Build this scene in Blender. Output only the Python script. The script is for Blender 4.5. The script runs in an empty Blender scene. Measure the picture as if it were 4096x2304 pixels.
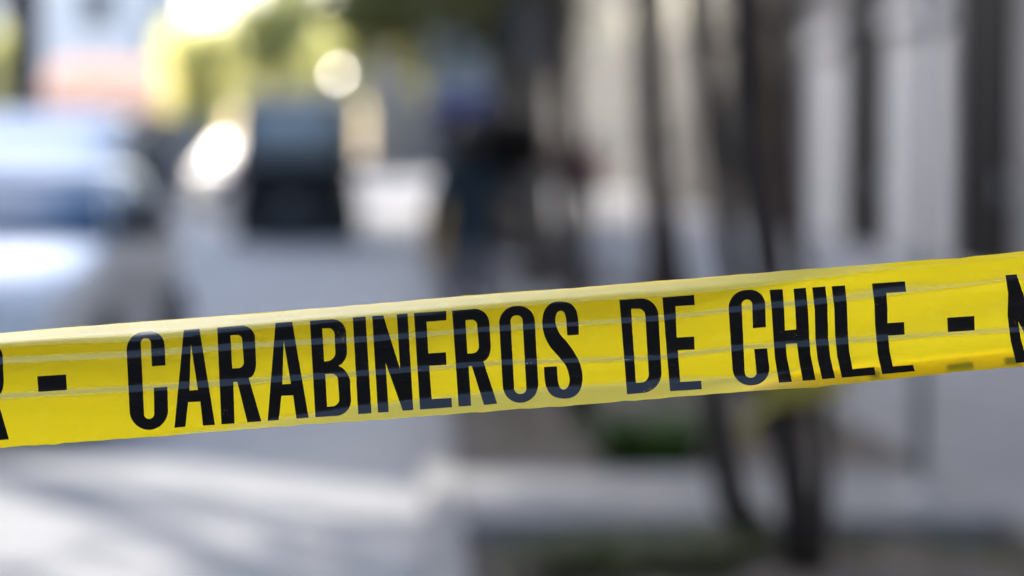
import bpy, bmesh, math, random
import numpy as np
from mathutils import Vector, Matrix

random.seed(7)
R = math.radians
scene = bpy.context.scene
col = scene.collection

# ------------------------------------------------------------------ camera, sky, sun, exposure
CAM = Vector((0.0, 0.0, 1.6))
YAW, PITCH = 2.24, -3.24            # degrees: slightly right of the street axis, slightly down
cam_d = bpy.data.cameras.new('camera')
cam = bpy.data.objects.new('camera', cam_d)
col.objects.link(cam)
cam.location = CAM
cam.rotation_euler = (R(90 + PITCH), 0, R(-YAW))
cam_d.lens = 85
cam_d.sensor_width = 36
cam_d.clip_start = 0.05
cam_d.clip_end = 3000
TAPE_D = 1.80
cam_d.dof.use_dof = True
cam_d.dof.focus_distance = TAPE_D
cam_d.dof.aperture_fstop = 2.4
cam_d.dof.aperture_blades = 0
scene.camera = cam

SUN_EL = 32.0
SUN_AZ = -50.0                      # clockwise from +Y (the street axis): ahead, on the left
SUN_DIR = Vector((math.sin(R(SUN_AZ)) * math.cos(R(SUN_EL)), math.cos(R(SUN_AZ)) * math.cos(R(SUN_EL)), math.sin(R(SUN_EL))))
world = bpy.data.worlds.new('World')
scene.world = world
world.use_nodes = True
wn = world.node_tree.nodes
wl = world.node_tree.links
wn.clear()
sky = wn.new('ShaderNodeTexSky')
sky.sky_type = 'NISHITA'
sky.sun_disc = False
sky.sun_elevation = R(SUN_EL)
sky.sun_rotation = R(SUN_AZ)
sky.altitude = 500
sky.air_density = 1.0
sky.dust_density = 5.0
sky.ozone_density = 1.0
bg = wn.new('ShaderNodeBackground')
bg.inputs['Strength'].default_value = 0.15
wo = wn.new('ShaderNodeOutputWorld')
wl.new(sky.outputs[0], bg.inputs['Color'])
wl.new(bg.outputs[0], wo.inputs['Surface'])

sun_d = bpy.data.lights.new('sun', 'SUN')
sun_d.energy = 2.0
sun_d.angle = R(0.5)
sun_d.color = (1.0, 0.94, 0.85)
sun = bpy.data.objects.new('sun', sun_d)
col.objects.link(sun)
sun.rotation_euler = SUN_DIR.to_track_quat('Z', 'Y').to_euler()
sun.location = (-20, 20, 30)

vs = scene.view_settings
vs.view_transform = 'Standard'
vs.look = 'None'
vs.exposure = 2.88
vs.gamma = 1.0
vs.use_curve_mapping = False
scene.cycles.use_denoising = True
scene.cycles.use_adaptive_sampling = False
scene.cycles.max_bounces = 8
scene.cycles.sample_clamp_indirect = 6.0
scene.cycles.caustics_reflective = False
scene.cycles.caustics_refractive = False

# ------------------------------------------------------------------ materials
def mat(name, base, rough=0.7, metal=0.0, var=0.12, scale=6.0, bump=0.0, spec=0.5, coat=0.0, base2=None, detail=6.0, ior=1.5):
    m = bpy.data.materials.new(name)
    m.use_nodes = True
    n, l = m.node_tree.nodes, m.node_tree.links
    p = n['Principled BSDF']
    p.inputs['Roughness'].default_value = rough
    p.inputs['Metallic'].default_value = metal
    p.inputs['Specular IOR Level'].default_value = spec
    p.inputs['IOR'].default_value = ior
    p.inputs['Coat Weight'].default_value = coat
    p.inputs['Coat Roughness'].default_value = 0.05
    tc = n.new('ShaderNodeTexCoord')
    nz = n.new('ShaderNodeTexNoise')
    nz.inputs['Scale'].default_value = scale
    nz.inputs['Detail'].default_value = detail
    l.new(tc.outputs['Object'], nz.inputs['Vector'])
    rp = n.new('ShaderNodeValToRGB')
    b = Vector(base)
    b2 = Vector(base2) if base2 else None
    lo = b * (1 - var) if b2 is None else b
    hi = b * (1 + var) if b2 is None else b2
    rp.color_ramp.elements[0].position = 0.32
    rp.color_ramp.elements[1].position = 0.68
    rp.color_ramp.elements[0].color = (*lo, 1)
    rp.color_ramp.elements[1].color = (*[min(1, c) for c in hi], 1)
    l.new(nz.outputs['Fac'], rp.inputs['Fac'])
    l.new(rp.outputs['Color'], p.inputs['Base Color'])
    if bump > 0:
        bp = n.new('ShaderNodeBump')
        bp.inputs['Strength'].default_value = bump
        bp.inputs['Distance'].default_value = 0.02
        l.new(nz.outputs['Fac'], bp.inputs['Height'])
        l.new(bp.outputs['Normal'], p.inputs['Normal'])
    return m

def leaf_mat(name, c1, c2, trans=0.45):
    m = bpy.data.materials.new(name)
    m.use_nodes = True
    n, l = m.node_tree.nodes, m.node_tree.links
    p = n['Principled BSDF']
    out = n['Material Output']
    p.inputs['Roughness'].default_value = 0.55
    p.inputs['Specular IOR Level'].default_value = 0.3
    g = n.new('ShaderNodeNewGeometry')
    rp = n.new('ShaderNodeValToRGB')
    rp.color_ramp.elements[0].color = (*c1, 1)
    rp.color_ramp.elements[1].color = (*c2, 1)
    l.new(g.outputs['Random Per Island'], rp.inputs['Fac'])
    l.new(rp.outputs['Color'], p.inputs['Base Color'])
    t = n.new('ShaderNodeBsdfTranslucent')
    l.new(rp.outputs['Color'], t.inputs['Color'])
    mx = n.new('ShaderNodeMixShader')
    mx.inputs['Fac'].default_value = trans
    l.new(p.outputs[0], mx.inputs[1])
    l.new(t.outputs[0], mx.inputs[2])
    l.new(mx.outputs[0], out.inputs['Surface'])
    return m

M = {}
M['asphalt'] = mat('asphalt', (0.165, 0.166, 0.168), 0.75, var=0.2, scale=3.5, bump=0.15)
M['asphalt_shade'] = mat('shade_toned_asphalt', (0.11, 0.11, 0.112), 0.8, var=0.16, scale=3.5, bump=0.15)  # far stretch of road: shade put into a darker base colour
M['concrete'] = mat('pavement_concrete', (0.14, 0.141, 0.143), 0.85, var=0.16, scale=2.5, bump=0.1)
M['kerb'] = mat('kerb_concrete', (0.15, 0.15, 0.148), 0.85, var=0.12, scale=5, bump=0.15)
M['soil'] = mat('bare_soil', (0.058, 0.046, 0.037), 0.95, var=0.3, scale=4, bump=0.6)
M['ground'] = mat('dry_ground', (0.2, 0.18, 0.15), 0.95, var=0.2, scale=0.6)
M['plaster_pale'] = mat('pale_grey_plaster', (0.21, 0.207, 0.205), 0.9, var=0.2, scale=.7, bump=0.05, spec=.08)
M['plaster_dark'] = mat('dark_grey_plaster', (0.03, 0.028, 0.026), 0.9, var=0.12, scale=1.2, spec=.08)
M['plaster_white'] = mat('white_plaster', (0.62, 0.61, 0.59), 0.9, var=0.05, scale=0.8, spec=.08)
M['plaster_salmon'] = mat('salmon_plaster', (0.66, 0.42, 0.31), 0.9, var=0.1, scale=0.8, spec=.08)
M['plaster_cream'] = mat('cream_plaster', (0.30, 0.285, 0.22), 0.9, var=0.08, scale=0.8, spec=.08)
M['plaster_mid'] = mat('grey_plaster', (0.2, 0.188, 0.172), 0.9, var=0.07, scale=1.2, bump=0.05, spec=.08)
M['plaster_stucco'] = mat('shade_toned_stucco', (0.048, 0.047, 0.046), 0.9, var=0.12, scale=1.2, bump=0.05, spec=.08)  # base darkened to stand in for shade on the sunlit front
M['plaster_brown'] = mat('brown_plaster', (0.12, 0.1, 0.085), 0.9, var=0.12, scale=0.8, spec=.08)
M['shutter'] = mat('painted_shutter_steel', (0.46, 0.465, 0.475), 0.55, var=0.05, scale=2)
M['dark_steel'] = mat('dark_painted_steel', (0.004, 0.004, 0.005), 0.8, var=0.15, scale=3, spec=.05)
M['galv'] = mat('galvanised_steel', (0.32, 0.33, 0.35), 0.45, metal=0.6, var=0.1, scale=8)
M['window'] = mat('window_glass', (0.03, 0.04, 0.05), 0.2, var=0.1, scale=1, spec=0.2)
M['wood'] = mat('window_frame_paint', (0.22, 0.21, 0.2), 0.6, var=0.06, scale=4)
M['salmon_tile'] = mat('salmon_clay_tile', (0.42, 0.25, 0.175), 0.85, var=0.15, scale=3)
M['roof_tile'] = mat('clay_roof_tile', (0.42, 0.17, 0.1), 0.85, var=0.2, scale=5)
M['bark'] = mat('tree_bark', (0.028, 0.022, 0.019), 0.95, var=0.35, scale=9, bump=0.8)
M['bark_warm'] = mat('brown_tree_bark', (0.06, 0.038, 0.028), 0.95, var=0.35, scale=9, bump=0.8)
M['bark_grey'] = mat('grey_tree_bark', (0.12, 0.097, 0.078), 0.95, var=0.3, scale=9, bump=0.8)
M['leaf_dark'] = leaf_mat('dark_leaves', (0.035, 0.05, 0.02), (0.08, 0.1, 0.03))
M['leaf_olive'] = leaf_mat('olive_leaves', (0.16, 0.16, 0.05), (0.42, 0.40, 0.13))
M['leaf_mid'] = leaf_mat('mid_green_leaves', (0.09, 0.095, 0.035), (0.2, 0.195, 0.07))
M['leaf_lime'] = leaf_mat('lime_leaves', (0.52, 0.51, 0.17), (0.7, 0.68, 0.33), .6)
M['leaf_green'] = leaf_mat('low_plant_leaves', (0.02, 0.05, 0.012), (0.05, 0.11, 0.02))
M['leaf_grass'] = leaf_mat('dry_grass_blades', (0.045, 0.065, 0.022), (0.1, 0.11, 0.04))
M['paint_white'] = mat('white_car_paint', (0.5, 0.51, 0.52), 0.4, var=0.02, scale=2, coat=.45)
M['paint_offwhite'] = mat('off_white_van_paint', (0.66, 0.665, 0.67), 0.4, var=0.03, scale=2, coat=.6)
M['lamp_dark'] = mat('smoked_lamp_lens', (0.03, 0.012, 0.012), 0.3, var=0.1)
M['paint_black'] = mat('black_car_paint', (0.007, 0.006, 0.007), 0.55, var=0.1, scale=2, coat=0.05, spec=.2)
M['paint_silver'] = mat('silver_car_paint', (0.5, 0.5, 0.5), 0.5, metal=0.2, var=0.02, scale=2, coat=0.1)
M['car_glass'] = mat('sky_toned_car_glass', (0.02, 0.07, 0.145), 0.1, var=0.05, scale=1, spec=.22, ior=1.45)  # blue sky reflection put into the base colour
M['van_glass'] = mat('grey_van_glass', (0.24, 0.27, 0.265), 0.15, var=0.1, scale=2, spec=.4)
M['glint_glass'] = mat('glint_mirror_glass', (0.7, 0.7, 0.69), 0.2, metal=1.0, var=0.05, scale=2)  # mirror finish added so the rear window throws the sun glint
M['plate_dirty'] = mat('grimy_number_plate', (0.2, 0.2, 0.19), 0.6, var=0.1)
M['tyre'] = mat('tyre_rubber', (0.015, 0.015, 0.016), 0.85, var=0.2, scale=8)
M['rim'] = mat('alloy_rim', (0.45, 0.45, 0.46), 0.35, metal=0.9, var=0.05)
M['plastic'] = mat('black_plastic', (0.02, 0.02, 0.022), 0.6, var=0.15)
M['lamp_clear'] = mat('headlamp_lens', (0.5, 0.52, 0.55), 0.1, metal=0.5, var=0.1)
M['lamp_red'] = mat('tail_lamp_lens', (0.3, 0.02, 0.015), 0.2, var=0.1)
M['plate'] = mat('number_plate', (0.7, 0.7, 0.68), 0.5, var=0.03)
M['chrome'] = mat('brushed_chrome', (0.85, 0.85, 0.84), 0.3, metal=1.0, var=0.02)
M['hydrant'] = mat('yellow_hydrant_paint', (0.45, 0.27, 0.06), 0.5, var=0.15, scale=12)
M['glint_mirror'] = mat('sun_glint_mirror', (0.6, 0.58, 0.55), 0.3, metal=1.0, var=0.02)  # mirror surface of the reflector added on the cream house
M['navy'] = mat('navy_awning_cloth', (0.03, 0.035, 0.14), 0.8, var=0.1)
M['kiosk'] = mat('pale_blue_kiosk_panel', (0.6, 0.67, 0.7), 0.5, var=0.05)
M['kiosk_dark'] = mat('grey_kiosk_panel', (0.2, 0.22, 0.25), 0.5, var=0.08)
M['banner'] = mat('teal_banner_cloth', (0.02, 0.05, 0.075), 0.8, var=0.12)
M['skin'] = mat('skin', (0.42, 0.25, 0.17), 0.6, var=0.06, scale=10)
M['hair'] = mat('black_hair', (0.008, 0.007, 0.007), 0.6, var=0.3, scale=30)
M['jacket_teal'] = mat('dark_teal_jacket', (0.012, 0.028, 0.042), 0.9, var=0.2, scale=8)
M['trouser_grey'] = mat('grey_trousers', (0.13, 0.135, 0.155), 0.9, var=0.15, scale=8)
M['shirt_red'] = mat('dark_red_shirt', (0.17, 0.02, 0.03), 0.9, var=0.15, scale=8)
M['shirt_pink'] = mat('dusty_pink_shirt', (0.3, 0.16, 0.13), 0.9, var=0.12, scale=8)
M['trouser_dark'] = mat('dark_trousers', (0.03, 0.03, 0.04), 0.9, var=0.2, scale=8)
M['bag'] = mat('black_nylon', (0.008, 0.007, 0.006), 0.9, var=0.2, scale=20, spec=.15)
M['shoe'] = mat('black_shoes', (0.012, 0.012, 0.012), 0.6, var=0.2)
M['rope_yellow'] = mat('yellow_plastic_tape', (0.24, 0.2, 0.02), 0.5, var=0.2)
M['line_white'] = mat('road_paint', (0.6, 0.6, 0.58), 0.7, var=0.12, scale=6)
M['hill'] = mat('dry_hillside', (0.2, 0.2, 0.17), 0.95, var=0.2, scale=0.01)

# ------------------------------------------------------------------ helpers
def link(o):
    col.objects.link(o)
    return o

def mesh_obj(name, verts, faces, m, parent=None, smooth=False):
    me = bpy.data.meshes.new(name)
    me.from_pydata([tuple(v) for v in verts], [], faces)
    me.update()
    if smooth:
        me.polygons.foreach_set('use_smooth', [True] * len(me.polygons))
    o = bpy.data.objects.new(name, me)
    if m is not None:
        me.materials.append(m)
    link(o)
    if parent is not None:
        o.parent = parent
    return o

def bm_obj(name, bm, m, parent=None, smooth=False):
    me = bpy.data.meshes.new(name)
    bm.normal_update()
    bm.to_mesh(me)
    bm.free()
    if smooth:
        me.polygons.foreach_set('use_smooth', [True] * len(me.polygons))
    o = bpy.data.objects.new(name, me)
    me.materials.append(m)
    link(o)
    if parent is not None:
        o.parent = parent
    return o

def tag(o, label=None, cat=None, group=None, kind=None):
    if label:
        o['label'] = label
    if cat:
        o['category'] = cat
    if group:
        o['group'] = group
    if kind:
        o['kind'] = kind
    return o

def empty(name, loc=(0, 0, 0), rz=0.0):
    o = bpy.data.objects.new(name, None)
    o.empty_display_size = 0.2
    o.location = loc
    o.rotation_euler = (0, 0, rz)
    return link(o)

def box_bm(bm, x0, x1, y0, y1, z0, z1, bevel=0.0):
    mtx = Matrix.Translation(((x0 + x1) / 2, (y0 + y1) / 2, (z0 + z1) / 2)) @ Matrix.Diagonal((abs(x1 - x0), abs(y1 - y0), abs(z1 - z0), 1))
    g = bmesh.ops.create_cube(bm, size=1.0, matrix=mtx)
    if bevel > 0:
        es = list({e for v in g['verts'] for e in v.link_edges})
        bmesh.ops.bevel(bm, geom=es, offset=bevel, segments=2, affect='EDGES', profile=0.5)

def box(name, x0, x1, y0, y1, z0, z1, m, parent=None, bevel=0.0):
    bm = bmesh.new()
    box_bm(bm, x0, x1, y0, y1, z0, z1, bevel)
    return bm_obj(name, bm, m, parent)

def tube_data(pts, rads, seg=10, cap=True):
    """tapered tube along a polyline -> verts, faces"""
    V, F = [], []
    n = len(pts)
    pts = [Vector(p) for p in pts]
    for i, p in enumerate(pts):
        t = (pts[min(i + 1, n - 1)] - pts[max(i - 1, 0)]).normalized()
        a = Vector((1, 0, 0)) if abs(t.x) < 0.9 else Vector((0, 1, 0))
        u = t.cross(a).normalized()
        w = t.cross(u)
        for k in range(seg):
            ang = 2 * math.pi * k / seg
            V.append(p + (u * math.cos(ang) + w * math.sin(ang)) * rads[i])
    for i in range(n - 1):
        for k in range(seg):
            a, b = i * seg + k, i * seg + (k + 1) % seg
            F.append((a, b, b + seg, a + seg))
    if cap:
        F.append(tuple(reversed(range(seg))))
        F.append(tuple(range((n - 1) * seg, n * seg)))
    return V, F

def merge(parts):
    V, F = [], []
    for v, f in parts:
        o = len(V)
        V += list(v)
        F += [tuple(i + o for i in q) for q in f]
    return V, F

def tube(name, pts, rads, m, parent=None, seg=10):
    v, f = tube_data(pts, rads, seg)
    return mesh_obj(name, v, f, m, parent, True)

def loft(name, rings, m, parent=None, smooth=True, caps=True):
    V, F = [], []
    n = len(rings[0])
    for r in rings:
        V += [tuple(p) for p in r]
    for i in range(len(rings) - 1):
        for k in range(n):
            a, b = i * n + k, i * n + (k + 1) % n
            F.append((a, b, b + n, a + n))
    if caps:
        F.append(tuple(reversed(range(n))))
        F.append(tuple(range((len(rings) - 1) * n, len(rings) * n)))
    o = mesh_obj(name, V, F, m, parent, smooth)
    bm = bmesh.new()
    bm.from_mesh(o.data)
    bmesh.ops.recalc_face_normals(bm, faces=bm.faces)
    bm.to_mesh(o.data)
    bm.free()
    return o

def lathe(name, prof, m, parent=None, seg=24, loc=(0, 0, 0)):
    rings = [[(r * math.cos(2 * math.pi * k / seg) + loc[0], r * math.sin(2 * math.pi * k / seg) + loc[1], z + loc[2]) for k in range(seg)] for r, z in prof]
    return loft(name, rings, m, parent)

# ------------------------------------------------------------------ ground, road, pavements
KX = 0.03            # face of the right-hand kerb
tag(box('ground', -600, 600, -200, 1500, -0.6, -0.03, M['ground']), kind='structure')
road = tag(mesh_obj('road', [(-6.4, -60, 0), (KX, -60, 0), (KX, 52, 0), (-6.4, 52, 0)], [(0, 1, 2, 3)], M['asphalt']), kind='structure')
tag(mesh_obj('road', [(-6.4, 52, 0), (KX, 52, 0), (KX, 420, 0), (-6.4, 420, 0)], [(0, 1, 2, 3)], M['asphalt_shade']), kind='structure')  # same road carried on, darker base in place of shade
for k in range(14):
    y = 16 + k * 8.0
    mesh_obj('lane_mark', [(-3.95, y, .004), (-3.83, y, .004), (-3.83, y + 3, .004), (-3.95, y + 3, .004)], [(0, 1, 2, 3)], M['line_white'], road)
# right-hand verge: tree pits alternate with concrete crossings
PITS = [(1.0, 6.4), (7.0, 9.6), (11.1, 16.2), (18.2, 23.0), (25.0, 31.0), (33.0, 40.0), (42.0, 50.0), (52.0, 62.0), (64.0, 76.0)]
PX0, PX1 = KX + 0.16, 2.38
kb = empty('kerb', (0, 0, 0))
tag(kb, kind='structure')
y = -20.0
kme = None
while y < 130:
    if kme is None:
        o = box('kerb_stone', KX, KX + 0.15, 0.004, 0.996, -0.05, 0.13, M['kerb'], kb, 0.012)
        kme = o.data
        o.location = (0, y, 0)
    else:
        o = bpy.data.objects.new('kerb_stone', kme)
        link(o)
        o.parent = kb
        o.location = (0, y, 0)
    y += 1.0
pav = tag(box('pavement', PX1, 7.0, -60, 420, -0.05, 0.125, M['concrete']), kind='structure')
prev = -60.0
for a, b in PITS + [(400, 401)]:
    box('paving_slab', KX + 0.155, PX1 - 0.003, prev, a, -0.05, 0.125, M['concrete'], pav, 0.01)
    prev = b
for i, (a, b) in enumerate(PITS):
    nx, ny = 14, max(8, int((b - a) * 5))
    V, F = [], []
    for j in range(ny + 1):
        for k in range(nx + 1):
            V.append((KX + 0.15 + (PX1 - KX - 0.15) * k / nx, a + (b - a) * j / ny, 0.03 + 0.035 * math.sin(k * 1.7 + j) * math.sin(j * 0.9 + i) + random.uniform(0, .03)))
    for j in range(ny):
        for k in range(nx):
            q = j * (nx + 1) + k
            F.append((q, q + 1, q + nx + 2, q + nx + 1))
    tag(mesh_obj('soil', V, F, M['soil'], None, True), kind='structure')
tag(box('pavement', -10.0, -6.55, -60, 420, -0.05, 0.12, M['concrete']), kind='structure')
lk = tag(box('kerb', -6.55, -6.4, -60, 420, -0.05, 0.13, M['kerb'], None, 0.012), kind='structure')

# ------------------------------------------------------------------ buildings
def window(bld, face, c, w, z0, z1, pos, mglass='window', mframe='wood', depth=0.05):
    """window on a wall: face 'x-' (wall looks to -x at x=pos), 'x+' or 'y-'"""
    def bx(nm, a0, a1, b0, b1, d0, d1, m, par):
        if face == 'x-':
            return box(nm, pos - d1, pos - d0, a0, a1, b0, b1, m, par)
        if face == 'x+':
            return box(nm, pos + d0, pos + d1, a0, a1, b0, b1, m, par)
        return box(nm, a0, a1, pos - d1, pos - d0, b0, b1, m, par)
    a0, a1 = c - w / 2, c + w / 2
    f = bx('window', a0, a1, z0, z1, 0.0, 0.03, M[mframe], bld)
    mid = (a0 + a1) / 2
    bx('pane', a0 + .06, mid - .02, z0 + .06, z1 - .06, 0.028, 0.04, M[mglass], f)
    bx('pane', mid + .02, a1 - .06, z0 + .06, z1 - .06, 0.028, 0.04, M[mglass], f)
    bx('sill', a0 - .05, a1 + .05, z0 - .06, z0 - .003, 0.0, 0.1, M[mframe], f)
    return f

FX = 7.0
def shutter(bld, y0, y1, z1=3.4):
    """roller shutter recessed between jambs, one slat = one piece"""
    s = empty('roller_shutter')
    s.parent = bld
    me = None
    n = int((z1 - 0.15) / 0.085)
    for k in range(n):
        if me is None:
            # curved slat profile
            prof = [(-.004, 0), (-.02, .02), (-.024, .04), (-.02, .062), (-.004, .081), (0.0, .081), (0.0, 0)]
            rings = [[(FX - 0.02 + px, yy, pz) for px, pz in prof] for yy in (y0, y1)]
            o = loft('slat', rings, M['shutter'], s, False)
            me = o.data
        else:
            o = link(bpy.data.objects.new('slat', me))
            o.parent = s
        o.location = (0, 0, 0.15 + k * 0.085)
    box('shutter_housing', FX - 0.16, FX - .001, y0, y1, 0.15 + n * .085, z1 + .25, M['shutter'], s, .01)
    return s

# corner shop with shutters: its front starts beyond the gap house
b1 = empty('shuttered_shop_building', (FX, 24, 0))
b1.location = (0, 0, 0)
b0 = empty('tall_corner_building')
box('wall', FX, FX + 9, 2.3, 27.75, 0, 12.5, M['plaster_pale'], b0)
for st in range(3):
    for k in range(6):
        window(b0, 'x-', 5.6 + k * 3.8, 1.5, 1.4 + st * 3.5, 3.1 + st * 3.5, FX)
tag(b0, 'tall pale building beside the camera', 'building')
box('wall', FX, FX + 9, 27.8, 42.95, 0, 13.9, M['plaster_pale'], b1)
for y0, y1 in ((31.5, 35.5), (39.3, 42.5)):
    shutter(b1, y0, y1)
for y0, y1 in ((28.1, 30.95), (35.75, 39.1)):
    dr = box('doorway', FX - 0.05, FX - .002, y0, y1, 0.125, 4.6, M['dark_steel'], b1)
    box('door_handle', FX - 0.12, FX - .05, y0 + .2, y0 + .26, 1.0, 1.3, M['galv'], dr)
for y0, y1 in ((31.0, 31.45), (35.52, 35.73), (39.12, 39.28), (42.52, 42.9)):
    box('pilaster', FX - 0.09, FX - .002, y0, y1, 0.125, 4.6, M['plaster_pale'], b1, .01)
box('cornice', FX - 0.22, FX - .002, 27.9, 42.9, 4.65, 4.95, M['plaster_pale'], b1, .02)
for st in range(2):
    for k in range(4):
        window(b1, 'x-', 30.2 + k * 3.8, 1.5, 6.0 + st * 3.2, 7.7 + st * 3.2, FX)
tag(b1, 'pale building with ribbed grey roller shutters along the pavement', 'building')

b2 = empty('dark_fronted_building')
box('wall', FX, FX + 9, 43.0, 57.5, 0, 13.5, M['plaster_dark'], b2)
for k in range(3):
    box('door', FX - .04, FX - .002, 44.4 + k * 4.7, 47.2 + k * 4.7, .13, 3.0, M['dark_steel'], b2)
    for st in range(2):
        window(b2, 'x-', 45.8 + k * 4.7, 2.0, 5.5 + st * 3.6, 7.4 + st * 3.6, FX)
box('cornice', FX - .2, FX - .002, 43.1, 57.4, 4.2, 4.5, M['plaster_dark'], b2, .02)
tag(b2, 'dark grey building front next to the shuttered shop', 'building')

b3 = empty('pale_plaster_building')
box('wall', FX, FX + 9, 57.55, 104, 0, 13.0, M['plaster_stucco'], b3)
for k in range(5):
    window(b3, 'x-', 65 + k * 8.0, 1.6, 1.2, 2.9, FX)
    window(b3, 'x-', 65 + k * 8.0, 1.6, 4.8, 6.5, FX)
b6 = empty('grey_plaster_building')
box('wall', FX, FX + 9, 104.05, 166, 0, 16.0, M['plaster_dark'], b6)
for k in range(7):
    for st in range(4):
        window(b6, 'x-', 109 + k * 8.0, 1.8, 1.2 + st * 3.6, 3.0 + st * 3.6, FX)
tag(b6, 'tall grey building far along the right pavement', 'building')
tag(b3, 'long grey stuccoed building farther along the right pavement', 'building')

# out of the picture on the right: the unseen low house beside the camera, and the tall block behind the camera
b4 = empty('low_gap_house')
box('wall', FX, FX + 9, -5.2, 2.25, 0, 7.6, M['plaster_cream'], b4)
for k in range(2):
    for st in range(2):
        window(b4, 'x-', -3.4 + k * 4, 1.4, 1.2 + st * 3.6, 2.8 + st * 3.6, FX)
tag(b4, 'low cream house between two taller buildings beside the camera', 'building')
b5 = empty('tall_apartment_building')
box('wall', FX, FX + 10, -50, -5.25, 0, 13, M['plaster_pale'], b5)
for k in range(9):
    for st in range(3):
        window(b5, 'x-', -47 + k * 4.8, 1.6, 1.2 + st * 3.2, 2.9 + st * 3.2, FX)
tag(b5, 'tall pale apartment building behind the camera', 'building')

def house(name, x0, x1, y0, y1, h, mwall, label, roof=1.6, wins=2, face_y=True, cat='house'):
    hs = empty(name)
    box('wall', x0, x1, y0, y1, 0, h, M[mwall], hs)
    # hipped clay roof
    xm, ov = (x0 + x1) / 2, 0.4
    if roof > 0:
        V = [(x0 - ov, y0 - ov, h), (x1 + ov, y0 - ov, h), (x1 + ov, y1 + ov, h), (x0 - ov, y1 + ov, h), (xm, y0 + 2.0, h + roof), (xm, y1 - 2.0, h + roof)]
        F = [(0, 1, 4), (1, 2, 5, 4), (2, 3, 5), (3, 0, 4, 5), (3, 2, 1, 0)]
        mesh_obj('roof', V, F, M['roof_tile'], hs)
    else:
        box('parapet', x0 - .08, x1 + .08, y0 - .08, y1 + .08, h, h + .35, M[mwall], hs)
    st = max(1, int(h // 3.0))
    for s in range(st):
        for k in range(wins):
            xx = x0 + (x1 - x0) * (k + .5) / wins
            window(hs, 'y-', xx, 1.3, 1.0 + s * 2.9, 2.4 + s * 2.9, y0)
        for k in range(3):
            yy = y0 + (y1 - y0) * (k + .5) / 3
            window(hs, 'x+', yy, 1.3, 1.0 + s * 2.9, 2.4 + s * 2.9, x1)
    return tag(hs, label, cat)

sh_ = house('salmon_house', -12.6, -7.5, 82, 88, 2.7, 'plaster_salmon', 'low house with salmon pink tiled roof on the far left side of the street', roof=0, wins=3)
rp_ = empty('roof'); rp_.parent = sh_
V = [(-12.9, 81.5, 2.72), (-7.2, 81.5, 2.72), (-7.2, 87.2, 4.75), (-12.9, 87.2, 4.75)]
V += [(a, b, c - .12) for a, b, c in V]
mesh_obj('roof_deck', V, [(0, 1, 2, 3), (7, 6, 5, 4), (0, 4, 5, 1), (1, 5, 6, 2), (2, 6, 7, 3), (3, 7, 4, 0)], M['salmon_tile'], rp_)
for k in range(19):                                   # rolls of clay tiles running up the slope
    xx = -12.75 + k * .3
    tube('tile_roll', [(xx, 81.45, 2.74), (xx, 87.2, 4.79)], [.08, .08], M['salmon_tile'], rp_, 8)
house('white_house', -24, -11.2, 98, 118, 13.0, 'plaster_white', 'long white building rising behind the salmon house', roof=0, wins=4)
ch = house('cream_house', -10.6, -4.0, 150, 165, 5.2, 'plaster_cream', 'cream building closing the far end of the street', roof=0, wins=3)
# domed reflector added on its roof, turned to throw a sun glint at the camera
_to_cam = (CAM - Vector((-4.93, 151.2, 6.45))).normalized()
_hv = (_to_cam + SUN_DIR).normalized()
_q = _hv.to_track_quat('Z', 'Y')
V, F = [], []
for j in range(13):
    for k in range(13):
        u, v = (k / 12 - .5) * .9, (j / 12 - .5) * .9
        V.append(_q @ Vector((u, v, -(u * u + v * v) / (2 * .8))) + Vector((-4.93, 151.2, 6.45)))
for j in range(12):
    for k in range(12):
        q = j * 13 + k
        F.append((q, q + 1, q + 14, q + 13))
ow = mesh_obj('glint_reflector', V, F, M['glint_mirror'], ch, True)
sm = ow.modifiers.new('solid', 'SOLIDIFY'); sm.thickness = .04; sm.offset = -1
for dx in (-.25, .25):
    tube('reflector_leg', [(-4.93 + dx, 151.4, 5.2), (-4.93 + dx, 151.4, 6.4)], [.03, .03], M['galv'], ch, 8)
house('far_grey_house', -3.5, 16.0, 170, 186, 9.0, 'plaster_mid', 'low grey building across the end of the street', roof=0, wins=4)
house('brown_house', -10.4, -7.4, 62, 72, 2.2, 'plaster_brown', 'low brown house in front of the salmon one', roof=0, wins=1)
bw = empty('boundary_wall')
box('wall', -9.5, -6.6, 76.0, 76.25, 0, 2.6, M['concrete'], bw)
box('coping', -9.56, -6.54, 75.95, 76.3, 2.6, 2.7, M['plaster_pale'], bw)
tag(bw, 'pale boundary wall below the salmon house', 'wall')
# out of the picture: blocks added on the left to shade the street, with a gap for the sun
for k, (ya, yb_, hh, mm, lab) in enumerate([(-14, 15.9, 17.0, 'plaster_mid', 'unseen tall grey block shading the street left of the camera'), (16.0, 22.6, 6.0, 'plaster_cream', 'unseen low cream block letting the sun through left of the white car'), (22.7, 38, 17.0, 'plaster_mid', 'unseen tall grey block shading the street left of the panel van'), (38.1, 62.6, 20.5, 'plaster_pale', 'unseen tall pale block shading the street left of the black van')]):
    house('shading_block', -13.5, -11.0, ya, yb_, hh, mm, lab, roof=0, wins=1)
bb = empty('dark_reflection_block')  # unseen block added behind the camera to darken reflections in the tape
box('wall', -16, 6.5, -30, -11, 0, 7.6, M['plaster_brown'], bb)
tag(bb, 'unseen dark brown block added behind the camera to darken reflections', 'building')

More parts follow.
